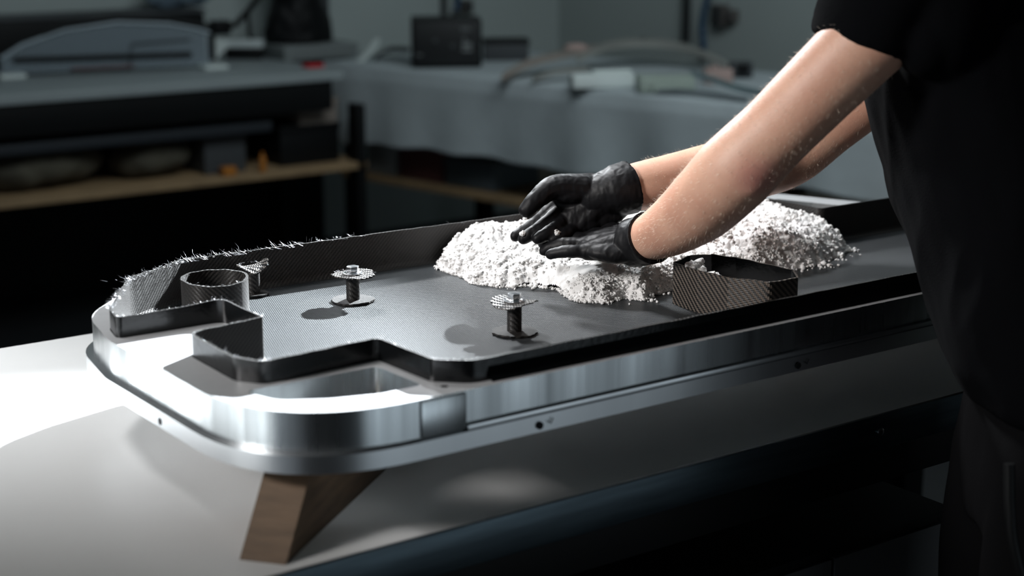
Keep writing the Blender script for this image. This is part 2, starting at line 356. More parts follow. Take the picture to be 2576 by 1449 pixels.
# ------------------------------------------------------------------ carbon tray
tr = thing('carbon_tray', (1.4, 1.66, FL), 'black carbon fibre tray with upright trimmed walls set in the aluminium frame', 'tray')
def ribbon(bm, pts, z0, z1f, th=.0022, closed=True, batter=0., uvoff=0., zseg=3):
    """upright wall with thickness; faces carry uv in metres. z1f(i, p) gives the trimmed top"""
    n = len(pts); uvl = (bm.loops.layers.uv.get('UVMap') or bm.loops.layers.uv.new('UVMap')); s = [0]
    for i in range(1, n+1): s.append(s[-1]+(pts[i % n]-pts[i-1]).length)
    nor = []
    for i in range(n):
        a = pts[i-1] if (closed or i) else pts[i]; b = pts[(i+1) % n] if (closed or i < n-1) else pts[i]
        d = (b-a).normalized(); nor.append(Vector((d.y, -d.x)))
    rows = []
    for i in range(n):
        z1 = z1f(i, pts[i]); ins = []; outs = []
        for k in range(zseg+1):
            f = k/zseg; z = z0+(z1-z0)*f; p = pts[i]+nor[i]*batter*f
            ins.append(bm.verts.new((p.x, p.y, z))); q = p+nor[i]*th; outs.append(bm.verts.new((q.x, q.y, z)))
        rows.append((ins, outs))
    def quad(a, b, c, d, ua, ub, va, vb):
        f = bm.faces.new((a, b, c, d))
        for l, uv in zip(f.loops, ((ua, va), (ub, va), (ub, vb), (ua, vb))): l[uvl].uv = (uv[0]+uvoff, uv[1])
        return f
    fi = []; fo = []
    for i in range(n if closed else n-1):
        j = (i+1) % n; A, B = rows[i], rows[j]
        for k in range(zseg):
            fi.append(quad(A[0][k], B[0][k], B[0][k+1], A[0][k+1], s[i], s[i+1], A[0][k].co.z, A[0][k+1].co.z))
            fo.append(quad(B[1][k], A[1][k], A[1][k+1], B[1][k+1], s[i+1], s[i], A[0][k].co.z, A[0][k+1].co.z))
        quad(A[0][-1], B[0][-1], B[1][-1], A[1][-1], s[i], s[i+1], 0, .002); quad(B[0][0], A[0][0], A[1][0], B[1][0], s[i], s[i+1], 0, .002)
    if not closed:
        for r, fl in ((rows[0], 0), (rows[-1], 1)):
            for k in range(zseg): bm.faces.new((r[0][k], r[1][k], r[1][k+1], r[0][k+1]))
    return fi, fo
def densify(pts, step=.008):
    out = []; n = len(pts)
    for i in range(n):
        a, b = pts[i], pts[(i+1) % n]; k = max(1, int((b-a).length/step))
        for j in range(k): out.append(a.lerp(b, j/k))
    return out
TD = densify(TR)
area = sum(a.x*b.y-b.x*a.y for a, b in zip(TD, TD[1:]+TD[:1]))
if area < 0: TD = TD[::-1]
def rimz(i, p):
    z = RIM+.0005*(vnoise(p.x*60, p.y*60)-.5)*2
    if p.x < .95 and p.y < 1.80:
        z += .003*math.exp(-((p.x-.83)**2+(p.y-1.757)**2)/.0012)
    if p.y > 1.85 and p.x < .9: z += .003*vnoise(p.x*120, p.y*120)
    if p.y > 1.73 and p.x > 1.8: z += .0
    return float(z)
bm = bmesh.new(); fi, fo = ribbon(bm, TD, FL-.003, rimz, .0024)
for f in fo: f.material_index = 1
me = bpy.data.meshes.new('wall'); bm.to_mesh(me); bm.free(); smooth_by_angle(me, 40); me.materials.append(C_wall); me.materials.append(C_gloss)
link('tray_wall', me, None, tr)
# floor with a small fillet up to the wall
bm = bmesh.new(); uvl = (bm.loops.layers.uv.get('UVMap') or bm.loops.layers.uv.new('UVMap'))
flat = [[Vector((p.x, p.y, 0)) for p in TD]]
vs = [bm.verts.new((p.x, p.y, FL)) for p in TD]
for tt in tessellate_polygon(flat):
    f = bm.faces.new([vs[i] for i in tt])
    if f.normal.z < 0: f.normal_flip()
    f.normal_update()
bmesh.ops.recalc_face_normals(bm, faces=bm.faces)
for f in bm.faces:
    if f.normal.z < 0: f.normal_flip()
    for l in f.loops: l[uvl].uv = (l.vert.co.x, l.vert.co.y)
me = bpy.data.meshes.new('floor'); bm.to_mesh(me); bm.free()
link('tray_floor', me, C_floor, tr)
# fillet strip where the back wall meets the floor
bm = bmesh.new(); uvl = (bm.loops.layers.uv.get('UVMap') or bm.loops.layers.uv.new('UVMap'))
ar = sum(a.x*b.y-b.x*a.y for a, b in zip(TD, TD[1:]+TD[:1])); prevr = None; nT = len(TD); sarc = 0; first = None
for i in range(nT+1):
    p = TD[i % nT]; a = TD[(i-1) % nT]; b = TD[(i+1) % nT]; d = (b-a).normalized(); nn = Vector((-d.y, d.x)); R = .007
    ring = []
    for k in range(5):
        th = k/4*math.pi/2; q = p+nn*(R-R*math.sin(th)); ring.append(((q.x, q.y, FL+.0003+R-R*math.cos(th)), th*R))
    vr = [bm.verts.new(c) for c, _ in ring]
    if prevr:
        for k in range(4):
            f = bm.faces.new((prevr[k], vr[k], vr[k+1], prevr[k+1])); 
            for l, uv in zip(f.loops, ((s0, k*.0027), (sarc, k*.0027), (sarc, k*.0027+.0027), (s0, k*.0027+.0027))): l[uvl].uv = uv
    prevr = vr; s0 = sarc; sarc += (b-p).length
me = bpy.data.meshes.new('fil'); bm.to_mesh(me); bm.free(); link('wall_fillet', me, C_wall, tr, True)
# rolled glossy skirt along the near rail
def sweep(bm, prof, x0, x1, n=60, wav=0.):
    prev = None
    for i in range(n+1):
        x = x0+(x1-x0)*i/n; ring = [bm.verts.new((x, y+wav*math.sin(x*9)*.3, z)) for y, z in prof]
        if prev:
            for k in range(len(prof)-1): bm.faces.new((prev[k], ring[k], ring[k+1], prev[k+1]))
        prev = ring
bm = bmesh.new(); prof = [(1.3715, 1.066), (1.3700, 1.062), (1.3685, 1.056), (1.3660, 1.051), (1.3645, 1.0480), (1.3628, 1.0466), (1.3618, 1.0455), (1.3616, 1.0440)]
sweep(bm, prof, .955, XR-.12); link('skirt', bm_mesh(bm, 'sk'), C_gloss, tr, True)

# upright ring collar
def ringwall(name, cx, cy, r, z0, zf, m, parent, lean=0, th=.0028, n=72):
    bm = bmesh.new(); pts = [Vector((cx+r*math.cos(a), cy+r*math.sin(a))) for a in [2*math.pi*k/n for k in range(n)]]
    ribbon(bm, pts, z0, zf, th, True, batter=lean, zseg=4)
    me = bpy.data.meshes.new(name); bm.to_mesh(me); bm.free(); smooth_by_angle(me, 50); return link(name, me, m, parent)
ringwall('tube_collar', .879, 1.866, .0395, FL, lambda i, p: 1.0725+.0003*math.sin(i*.9)-.003*max(0, math.cos((i-52)*.09)) , C_wall, tr)
# studs: carbon sleeve on a round foot, frayed disc on top, washer and hex bolt
def disc(bm, c, r, th, wob, n=48, tilt=(0, 0), seed=0, fray=.0):
    uvl = (bm.loops.layers.uv.get('UVMap') or bm.loops.layers.uv.new('UVMap')); c = Vector(c); rings = []
    fr = [1]*n
    for q in range(5):
        rr = r*(q+1)/5; ring = []
        for k in range(n):
            a = 2*math.pi*k/n; f = rr*(1+(fray*(float(vnoise(k*.9, seed*7.7))-.5) if q == 4 else 0))
            x, y = f*math.cos(a), f*math.sin(a)
            z = wob*(q/4)**2*math.sin(2*a+seed)+tilt[0]*x+tilt[1]*y
            ring.append((bm.verts.new(c+Vector((x, y, z+th/2))), bm.verts.new(c+Vector((x, y, z-th/2)))))
        rings.append(ring)
    ct = bm.verts.new(c+Vector((0, 0, th/2))); cbt = bm.verts.new(c-Vector((0, 0, th/2))); fs = []
    for k in range(n):
        j = (k+1) % n
        fs.append(bm.faces.new((ct, rings[0][k][0], rings[0][j][0]))); fs.append(bm.faces.new((cbt, rings[0][j][1], rings[0][k][1])))
        for q in range(4):
            A, B = rings[q], rings[q+1]
            fs.append(bm.faces.new((A[k][0], B[k][0], B[j][0], A[j][0]))); fs.append(bm.faces.new((A[j][1], B[j][1], B[k][1], A[k][1])))
        fs.append(bm.faces.new((rings[4][k][0], rings[4][k][1], rings[4][j][1], rings[4][j][0])))
    for f in fs:
        for l in f.loops: l[uvl].uv = (l.vert.co.x, l.vert.co.y)
def sleeve(bm, x, y, r, z0, z1, n=28):
    pts = [Vector((x+r*math.cos(a), y+r*math.sin(a))) for a in [2*math.pi*k/n for k in range(n)]]
    ribbon(bm, pts, z0, lambda i, p: z1, -.001, True, zseg=2)
C_disc = carbon('carbon twill disc', tow=.0026, ca=(.01, .01, .011), cb=(.14, .13, .12), ra=.25, rb=.4, bd=.0009, rotdeg=15)
def stud(x, y, h, label, tilt=(0, 0), wob=.0015, seed=0, cap=True, rr=.0285):
    o = bpy.data.objects.new('stud', None); COL.objects.link(o); o.parent = tr; o.location = Vector((x, y, FL))-Vector(tr.location); o['label'] = label
    bm = bmesh.new(); disc(bm, (x, y, FL+.0022), rr, .0022, .0006, seed=seed+3, fray=.1); link('foot', bm_mesh(bm, 'f', 40), C_wall, o, loc=None).location = -Vector((x, y, FL))
    bm = bmesh.new(); sleeve(bm, x, y, .0092, FL+.002, FL+h); a = link('sleeve', bm_mesh(bm, 's', 40), C_wall, o); a.location = -Vector((x, y, FL))
    bm = bmesh.new(); disc(bm, (x, y, FL+h), rr, .0016, wob, tilt=tilt, seed=seed, fray=.16); a = link('frayed_disc', bm_mesh(bm, 'd', 50), C_disc, o); a.location = -Vector((x, y, FL))
    if cap:
        bm = bmesh.new(); acyl(bm, (0, 0, 0), (0, 0, .0016), .0132, n=40); a = link('washer', bm_mesh(bm, 'w', 40, .0004), M_steel, o, loc=(0, 0, h+.0012))
        bm = bmesh.new(); acyl(bm, (0, 0, 0), (0, 0, .0015), .0112, .0095, n=32); acyl(bm, (0, 0, .001), (0, 0, .0085), .0088, n=6)
        a = link('bolt_head', bm_mesh(bm, 'b', 30, .0007), M_steel, o, loc=(0, 0, h+.0028)); a.rotation_euler = (0, 0, .25)
    return o
b1 = atz(889, 758, FL); b2 = atz(1294, 838, FL); b3 = atz(638, 742, FL)
stud(b1.x, b1.y, .037, 'stud with bolt near the back wall', seed=1)
stud(b2.x, b2.y, .040, 'stud with bolt in the middle of the floor', seed=4, wob=.0035)
stud(b3.x, b3.y, .040, 'bare stud with torn disc behind the collar', seed=2, wob=.006, cap=False, tilt=(.12, -.05), rr=.021)
# boxed recess at the near rail
bp = [atz(x, y, RIM+.001) for x, y in ((1697, 660), (1735, 643), (1790, 640), (1852, 648), (1993, 679), (2004, 698), (1936, 709), (1835, 697), (1760, 680))]
bpts = densify(rounded([(p.x, p.y, .004) for p in bp], 3), .008)
ar = sum(a.x*b.y-b.x*a.y for a, b in zip(bpts, bpts[1:]+bpts[:1]))
if ar < 0: bpts = bpts[::-1]
bx = bpy.data.objects.new('box_insert', None); COL.objects.link(bx); bx.parent = tr; bx['label'] = 'long angular carbon box standing on the tray floor'
bc = sum(bpts, Vector((0, 0)))/len(bpts); bx.location = Vector((bc.x, bc.y, FL))-Vector(tr.location)
bm = bmesh.new(); fi, fo = ribbon(bm, bpts, FL, lambda i, p: RIM+.001+.0004*math.sin(i*1.3), .0024)
for f in fi: f.material_index = 1
me = bpy.data.meshes.new('bw'); bm.to_mesh(me); bm.free(); smooth_by_angle(me, 30); me.materials.append(C_box); me.materials.append(C_gloss)
a = link('box_wall', me, None, bx); a.location = -Vector((bc.x, bc.y, FL))
bm = bmesh.new(); plate(bm, bpts, [], FL+.001, FL+.028); a = link('box_floor', bm_mesh(bm, 'bf'), mat('grey resin floor', (.25, .24, .24), .5), bx); a.location = -Vector((bc.x, bc.y, FL))
for (x, y), ins in (((1936, 709), 0), ((1790, 640), 1)):
    p = atz(x, y, RIM); d = (p.xy-bc).normalized()
    q = p.xy+d*(.0030 if not ins else -.0006)
    bm = bmesh.new(); acyl(bm, (q.x, q.y, FL+.012), (q.x, q.y, RIM+.001), .0007, n=8); a = link('seam_strip', bm_mesh(bm, 'ss'), M_steel, bx); a.location = -Vector((bc.x, bc.y, FL)); a['label'] = 'thin bright seam line'
# frayed fibres on the trimmed edge
def hairs(name, roots, m, parent, label=None):
    bm = bmesh.new()
    for p, d, l, r in roots:
        d = Vector(d).normalized(); s = d.cross(Vector((.3, .5, .8))).normalized()*r; u = d.cross(s).normalized()*r; g = Vector((random.uniform(-1, 1), random.uniform(-1, 1), random.uniform(-.6, .6)))*l*.12
        a = [bm.verts.new(p+o) for o in (s, -s*.5+u*.87, -s*.5-u*.87)]; mm = p+d*l*.55+g; b = [bm.verts.new(mm+o*.8) for o in (s, -s*.5+u*.87, -s*.5-u*.87)]; e = bm.verts.new(p+d*l)
        for k in range(3):
            j = (k+1) % 3; bm.faces.new((a[k], a[j], b[j], b[k])); bm.faces.new((b[k], b[j], e))
    me = bpy.data.meshes.new(name); bm.to_mesh(me); bm.free(); o = link(name, me, m, parent, True); tag(o, label, kind='stuff'); return o
M_fibre = mat('loose carbon fibre', (.35, .36, .38), .3, .3)
roots = []
for p in TD:
    if p.y > 1.80 and p.x < 1.35:
        dens = 9 if p.x < .95 else (4 if p.x < 1.15 else .5)
        for _ in range(int(dens)+(random.random() < dens % 1)):
            q = Vector((p.x+random.uniform(-.005, .005), p.y+random.uniform(-.003, .003), RIM+random.uniform(-.002, .002)))
            roots.append((q, (random.gauss(-.5, .7), random.gauss(0, .7), abs(random.gauss(.25, .45))), abs(random.gauss(.003, .004))+.001, .00014))
for cx, n, L_ in ((.90, 14, .022), (.965, 14, .028), (1.05, 9, .026), (.80, 8, .014)):
    for _ in range(n):
        q = Vector((cx+random.gauss(0, .012), 1.972 if cx > .85 else 1.93, RIM)); roots.append((q, (-1+random.gauss(0, .25), random.gauss(.3, .3), abs(random.gauss(.45, .3))), random.uniform(.3, 1)*L_*.85, .00011))
for p in TD:
    if p.x < .95 and p.y < 1.79:
        for _ in range(3): roots.append((Vector((p.x, p.y, rimz(0, p))), (random.gauss(0, 1), random.gauss(0, 1), abs(random.gauss(.5, .5))), abs(random.gauss(.001, .0025))+.0008, .00012))
for k in range(70):
    a = random.uniform(0, 6.28); roots.append((Vector((.879+.041*math.cos(a), 1.866+.041*math.sin(a), 1.071)), (random.gauss(-.3, 1), random.gauss(0, 1), abs(random.gauss(.4, .5))), abs(random.gauss(.001, .003))+.001, .00012))
for b, hh, rr in ((b1, .037, .0285), (b2, .040, .0285), (b3, .041, .02)):
    for k in range(130 if b is not b2 else 50):
        a = random.uniform(0, 6.28); r = rr*random.uniform(.75, 1.03); roots.append((Vector((b.x+r*math.cos(a), b.y+r*math.sin(a), FL+hh+.001)), (math.cos(a)+random.gauss(0, .8), math.sin(a)+random.gauss(0, .8), random.gauss(.15, .3)), random.uniform(.001, .004), .00016))
hairs('frayed_fibre', roots, M_fibre, tr, 'pale loose fibres on the trimmed edge')

# ------------------------------------------------------------------ white granulate
front = [atz(x, y, FL) for x, y in ((1090, 678), (1130, 690), (1157, 696), (1189, 714), (1253, 726), (1320, 722), (1400, 727), (1427, 748), (1456, 760), (1525, 763), (1572, 750), (1618, 758), (1655, 742), (1688, 730), (1740, 705), (1800, 700), (1900, 695), (1994, 680), (2040, 672), (2075, 664), (2109, 648), (2145, 628))]
poly = [(p.x, p.y) for p in front]+[(1.826, 1.70), (1.827, 1.744), (1.827, 1.90), (1.83, 1.962), (1.5, 1.9655), (1.28, 1.9665)]
PX = np.array(poly)
def sdist(x, y):
    d = np.full(x.shape, 9.); inside = np.zeros(x.shape, bool); n = len(PX)
    for i in range(n):
        a = PX[i]; b = PX[(i+1) % n]; e = b-a; t_ = np.clip(((x-a[0])*e[0]+(y-a[1])*e[1])/(e@e), 0, 1)
        dd = np.hypot(x-a[0]-t_*e[0], y-a[1]-t_*e[1])
        if i < len(front)-1 or i == n-1: d = np.minimum(d, dd)
        c = ((a[1] > y) != (b[1] > y)) & (x < (b[0]-a[0])*(y-a[1])/(b[1]-a[1]+1e-12)+a[0]); inside ^= c
    return np.where(inside, d, -d), inside
bumps = [(1.33, 1.90, .05, .016), (1.385, 1.86, .05, .014), (1.30, 1.93, .035, .012), (1.72, 1.80, .08, .020), (1.66, 1.70, .05, .014), (1.78, 1.88, .06, .018), (1.44, 1.93, .05, .014), (1.60, 1.88, .08, .008), (1.79, 1.71, .035, .012), (1.43, 1.62, .03, .006)]
def powder_h(x, y, d):
    edge = .5*(fbm(x*45, y*45, 2.)-.5)*.030
    dd = np.clip(d+edge, 0, None)
    prof = 1-np.exp(-(dd/.020)); prof = np.where(d+edge < 0, 0, prof)
    h = .029*prof
    for bx_, by_, s, a in bumps: h = h+a*np.exp(-((x-bx_)**2+(y-by_)**2)/(2*s*s))*prof
    # smoothed patch in front of the near hand
    u = ((x-1.335)*.80-(y-1.745)*.60)/.080; v = ((x-1.335)*.60+(y-1.745)*.80)/.035
    smooth = np.clip(1.25*np.exp(-(u*u+v*v)), 0, 1)
    h = h*(1-smooth)+smooth*np.minimum(.032+.004*u, h+.004)
    rough = (1-.93*smooth)
    h = h+rough*prof*((fbm(x*28, y*28, 5.)-.5)*.022+(cell(x*90+fbm(x*60, y*60)*2, y*90)-.45)*.007+(cell(x*230, y*230+fbm(x*160, y*160)*2, 2)-.45)*.0032+(vnoise(x*900, y*900)-.5)*.0022)
    return np.where(d+edge < 0, -.01, np.maximum(h, .0006)), smooth
def grid_mesh(name, xs, ys, Z, keep, mt, parent=None):
    nx, ny = len(xs), len(ys); X, Y = np.meshgrid(xs, ys, indexing='ij')
    idx = np.full((nx, ny), -1); k = keep
    q = k[:-1, :-1] & k[1:, :-1] & k[1:, 1:] & k[:-1, 1:]
    used = np.zeros((nx, ny), bool); used[:-1, :-1] |= q; used[1:, :-1] |= q; used[1:, 1:] |= q; used[:-1, 1:] |= q
    idx[used] = np.arange(used.sum()); V = np.stack([X[used], Y[used], Z[used]], 1)
    i, j = np.nonzero(q); Fc = np.stack([idx[i, j], idx[i+1, j], idx[i+1, j+1], idx[i, j+1]], 1)
    me = bpy.data.meshes.new(name); me.from_pydata(V.tolist(), [], Fc.tolist()); me.update(); return link(name, me, mt, parent, True)
xs = np.arange(1.22, 1.90, .0013); ys = np.arange(1.58, 1.985, .0013); GX, GY = np.meshgrid(xs, ys, indexing='ij')
sd, ins_ = sdist(GX, GY); hz, smo = powder_h(GX, GY, sd)
inbox = np.zeros(GX.shape, bool)
BA = [(p.x, p.y) for p in bpts]
for i in range(len(BA)):
    a, b = BA[i], BA[(i+1) % len(BA)]; inbox ^= ((a[1] > GY) != (b[1] > GY)) & (GX < (b[0]-a[0])*(GY-a[1])/(b[1]-a[1]+1e-12)+a[0])
keep = (hz > 0) & (GY < 1.9678) & ~((GX > 1.829) & (GY > 1.743)) & ~inbox
Zg = FL+np.where(hz > 0, hz, 0)
# sideways shove makes the lumps overhang a little
pw = grid_mesh('powder_heap', xs, ys, Zg, keep, M_powder)
tag(pw, 'heap of crumbly white granulate spread in the carbon tray under the gloved hands', 'powder', kind='stuff')
def lump(bm, p, r, sub=1, seed=0, sq=.8):
    ret = bmesh.ops.create_icosphere(bm, subdivisions=sub, radius=1, matrix=Matrix.Identity(4))['verts']
    s = random.random()*50
    for v in ret:
        c = v.co; k = r*(.72+.55*random.random()); v.co = Vector((p[0]+c.x*k, p[1]+c.y*k, p[2]+c.z*k*sq))
# crumbs piled on the surface, one mesh
_bm = bmesh.new(); bmesh.ops.create_icosphere(_bm, subdivisions=2, radius=1); icoV = np.array([v.co[:] for v in _bm.verts]); icoF = np.array([[v.index for v in f.verts] for f in _bm.faces]); _bm.free()
def crumbs(centres, radii, name, mt, parent=None):
    n = len(centres); nv = len(icoV); sc = .75+.5*rng.random((n, 1, 3)); nz = .75+.45*rng.random((n, nv, 1))
    V = (icoV[None]*sc*nz*radii[:, None, None]+centres[:, None]).reshape(-1, 3); Fc = (icoF[None]+(np.arange(n)*nv)[:, None, None]).reshape(-1, 3)
    me = bpy.data.meshes.new(name); me.from_pydata(V.tolist(), [], Fc.tolist()); me.update(); return link(name, me, mt, parent, True)
ii, jj = np.nonzero(keep & (hz > .002)); w_ = (1-.985*smo[ii, jj])*(1+2.5*(sd[ii, jj] < .03)); w_ /= w_.sum()
NC, PER = 4500, 4; pick = rng.choice(len(ii), NC, p=w_); gi, gj = np.repeat(ii[pick], PER), np.repeat(jj[pick], PER); cr_ = np.repeat(np.exp(rng.normal(math.log(.0016), .45, NC)).clip(.0006, .0045), PER)
dv = rng.normal(0, 1, (NC*PER, 3)); dv /= np.linalg.norm(dv, axis=1)[:, None]; dv[:, 2] = np.abs(dv[:, 2])
rad = cr_*rng.uniform(.35, .85, NC*PER)
cen = np.stack([xs[gi], ys[gj], Zg[gi, gj]], 1)+dv*cr_[:, None]*[.9, .9, .55]; cen[:, 1] = np.minimum(cen[:, 1], 1.963)
crumbs(cen, rad, 'powder_crumb', M_powder, pw)['kind'] = 'stuff'
bi, bj = np.nonzero(keep & (hz < .006) & (GY < 1.93)); pk = rng.choice(len(bi), 2600); r_ = np.exp(rng.normal(math.log(.0013), .4, 2600)).clip(.0006, .0035)
crumbs(np.stack([xs[bi[pk]]+rng.normal(0, .0012, 2600), ys[bj[pk]]+rng.normal(0, .0012, 2600), FL+r_*.7], 1), r_, 'edge_crumb', M_powder, pw)['kind'] = 'stuff'
# stray crumbs fallen on the tray floor
fp = np.array([(p.x, p.y) for p in front]); k = rng.integers(0, len(fp)-1, 150); tt_ = rng.random((150, 1)); base = fp[k]*(1-tt_)+fp[k+1]*tt_
off = np.abs(rng.normal(0, .014, 150)); dirn = np.array([.45, -.9])
cc = base+off[:, None]*dirn*[1, 1]; rr_ = (.0008+.0022*rng.random(150)**2)*np.where(off < .006, 1.6, 1)
okc = ~((cc[:, 1] < 1.39)); cc, rr_ = cc[okc], rr_[okc]
sc_ = crumbs(np.column_stack([cc, FL+rr_*.6]), rr_, 'scattered_crumb', M_powder); tag(sc_, 'tiny white crumbs scattered on the carbon floor in front of the heap', 'powder', kind='stuff')
def clod(x, y, z, r, label, seed):
    c = np.array([[x, y, z]])+rng.normal(0, r*.33, (90, 3))*[1, 1, .7]; c[:, 2] = np.maximum(c[:, 2], z-r*.3)
    o = crumbs(c, r*(.16+.34*rng.random(90)), 'powder_clod', M_powder); tag(o, label, 'powder clod'); return o
p = atd(1752, 668, 2.165); clod(p.x, p.y, p.z-.002, .011, 'larger white clod inside the carbon box near its left end', 1)
p = atd(1790, 690, 2.155); clod(p.x, p.y, p.z-.005, .010, 'smaller white clod inside the carbon box, right of the larger clod', 2)

p = atd(1402, 586, 2.228); clod(p.x, p.y, p.z, .0055, 'small white clod lying on the fingers of the near glove', 3)
p = atd(1316, 588, 2.236); clod(p.x, p.y, p.z, .0045, 'tiny white clod on the fingertips of the far glove', 4)
# ------------------------------------------------------------------ person
def remesh(name, prims, voxel, m, parent, smooth=6, disp=None):
    bm = bmesh.new()
    for pr in prims: pr(bm)
    bmesh.ops.recalc_face_normals(bm, faces=bm.faces)
    me = bpy.data.meshes.new(name); bm.to_mesh(me); bm.free()
    o = bpy.data.objects.new('tmp', me); COL.objects.link(o)
    r = o.modifiers.new('r', 'REMESH'); r.mode = 'VOXEL'; r.voxel_size = voxel
    s = o.modifiers.new('s', 'SMOOTH'); s.factor = .5; s.iterations = smooth
    dg = bpy.context.evaluated_depsgraph_get(); dg.update(); ev = o.evaluated_get(dg); nm = bpy.data.meshes.new_from_object(ev)
    bpy.data.objects.remove(o)
    if disp is not None:
        n = len(nm.vertices); co_ = np.empty(n*3); nm.vertices.foreach_get('co', co_); no_ = np.empty(n*3); nm.vertices.foreach_get('normal', no_)
        co_ = co_.reshape(-1, 3); no_ = no_.reshape(-1, 3); co_ += no_*disp(co_)[:, None]; nm.vertices.foreach_set('co', co_.ravel()); nm.update()
    nm.materials.clear(); return link(name, nm, m, parent, True)
def loft(rings, n=28):
    """rings: (centre, half-axis a, half-axis b)"""
    def f(bm):
        prev = None
        for c, a, b in rings:
            ring = [bm.verts.new(Vector(c)+Vector(a)*math.cos(t_)+Vector(b)*math.sin(t_)) for t_ in [2*math.pi*k/n for k in range(n)]]
            if prev:
                for k in range(n): bm.faces.new((prev[k], prev[(k+1) % n], ring[(k+1) % n], ring[k]))
            else: bm.faces.new(ring[::-1])
            prev = ring
        bm.faces.new(prev)
    return f
def limb(pts, radii, n=24, cap=True, up=(0, 0, 1), flat=1.0, sub=5):
    """tapered limb through pts; flat<1 thins it along the 'up' axis"""
    P = smoothpath(pts, sub); R = [radii[min(int(i/sub), len(radii)-1)]*(1-(i % sub)/sub)+radii[min(int(i/sub)+1, len(radii)-1)]*((i % sub)/sub) for i in range(len(P))]
    rings = []; upv = Vector(up)
    for i, p in enumerate(P):
        d = (P[min(i+1, len(P)-1)]-P[max(i-1, 0)]).normalized(); s = d.cross(upv).normalized(); t_ = s.cross(d).normalized()
        rings.append((p, s, t_, R[i], d))
    out = []
    if cap:
        p, s, t_, r, d = rings[0]
        for a in (80, 55, 30): out.append((p-d*r*math.sin(math.radians(a)), s*r*math.cos(math.radians(a)), t_*r*math.cos(math.radians(a))*flat))
    out += [(p, s*r, t_*r*flat) for p, s, t_, r, d in rings]
    if cap:
        p, s, t_, r, d = rings[-1]
        for a in (30, 55, 80): out.append((p+d*r*math.sin(math.radians(a)), s*r*math.cos(math.radians(a)), t_*r*math.cos(math.radians(a))*flat))
    return loft(out, n)
def ell(c, ax, ay, az):
    def f(bm):
        m = Matrix((Vector(ax), Vector(ay), Vector(az))).transposed().to_4x4(); m.translation = Vector(c)
        bmesh.ops.create_uvsphere(bm, u_segments=28, v_segments=18, radius=1, matrix=m)
    return f
FACE = -RT; LAT = FW; UP = Vector((0, 0, 1))       # person faces picture-left; LAT points to their right side
pers = thing('person', (1.62, 1.13, 0), 'person in black t-shirt and trousers leaning in with gloved hands in the powder', 'person')
# arm centre lines
LA = [atd(2345, -60, 1.99), atd(2265, 18, 1.95), atd(2168, 116, 1.95), atd(2054, 228, 1.96), atd(1953, 329, 1.98), atd(1846, 435, 2.00), atd(1765, 515, 2.06), atd(1690, 570, 2.12), atd(1622, 603, 2.18), atd(1600, 608, 2.188)]
LR = [.060, .053, .0485, .0465, .0455, .0495, .0465, .038, .0285, .024]
RA = [atd(2420, 30, 2.32), atd(2330, 100, 2.36), atd(2215, 205, 2.40), atd(2080, 315, 2.42), atd(1985, 390, 2.42), atd(1890, 420, 2.38), atd(1790, 440, 2.33), atd(1690, 458, 2.29), atd(1590, 470, 2.265), atd(1575, 473, 2.264)]
RR = [.060, .055, .049, .046, .0465, .047, .045, .0395, .032, .026]
tx = lambda x, y, D: atd(x, y, D)
TOR = [((2345, -130), .060, .060, 2.14), ((2375, -60), .17, .085, 2.14), ((2405, 30), .195, .115, 2.13), ((2440, 200), .175, .118, 2.12), ((2490, 400), .160, .115, 2.11), ((2530, 560), .158, .112, 2.09), ((2580, 720), .156, .104, 2.07), ((2650, 900), .150, .088, 2.05), ((2670, 1010), .150, .082, 2.04)]
SHT = TOR[:6]+[((2580, 720), .160, .112, 2.07), ((2650, 900), .168, .116, 2.05), ((2670, 1010), .172, .112, 2.04)]
def torso_rings(grow, rows): 
    r = []
    for (x, y), a, b, D in rows:
        c = tx(x, y, D); r.append((c, LAT*(a+grow), FACE*(b+grow)))
    return r
elb = atd(1880, 447, 1.972)
body = [ell(elb, RT*.030, VU*.024, LAT*.020), loft(torso_rings(0, TOR)), limb(LA, LR), limb(RA, RR)]
neck0 = tx(2350, -90, 2.14); headc = tx(2215, -330, 2.14)
body += [limb([tx(2400, 0, 2.14), neck0, tx(2265, -240, 2.14)], [.075, .060, .056])]
hd = (VD*0+FACE*.45-UP*.89).normalized()             # chin direction: head bowed
hf = (FACE*.89+UP*.45*-1).normalized(); hf = (FACE*.75-UP*.66).normalized(); hup = LAT.cross(hf); hup = hup if hup.z > 0 else -hup
body += [ell(headc+hup*.035-hf*.01, hf*.098, LAT*.076, hup*.085), ell(headc-hup*.045+hf*.025, hf*.065, LAT*.055, hup*.075), ell(headc-hup*.085+hf*.055, hf*.030, LAT*.032, hup*.025),
         limb([headc+hf*.088+hup*.01, headc+hf*.108-hup*.03], [.009, .014]), ell(headc-hup*.062+hf*.083, hf*.010, LAT*.024, hup*.010)]
for s in (-1, 1): body.append(ell(headc+LAT*.078*s-hup*.01-hf*.01, hf*.018, LAT*.008, hup*.032))
hipc = tx(2670, 1010, 2.04)
LEGS = []
for s in (-1, 1):
    h0 = Vector((hipc.x, hipc.y, .93))+LAT*.088*s-FACE*.0; kn = Vector((h0.x, h0.y, .50))+FACE*.02+LAT*.01*s; an = Vector((h0.x, h0.y, .09))-FACE*.02+LAT*.01*s
    LEGS.append((h0, kn, an)); body.append(limb([h0, (h0+kn)/2+FACE*.01, kn, (kn+an)/2-FACE*.015, an], [.085, .078, .058, .058, .040]))
bo = remesh('body', body, .0055, M_skin, pers, 5)
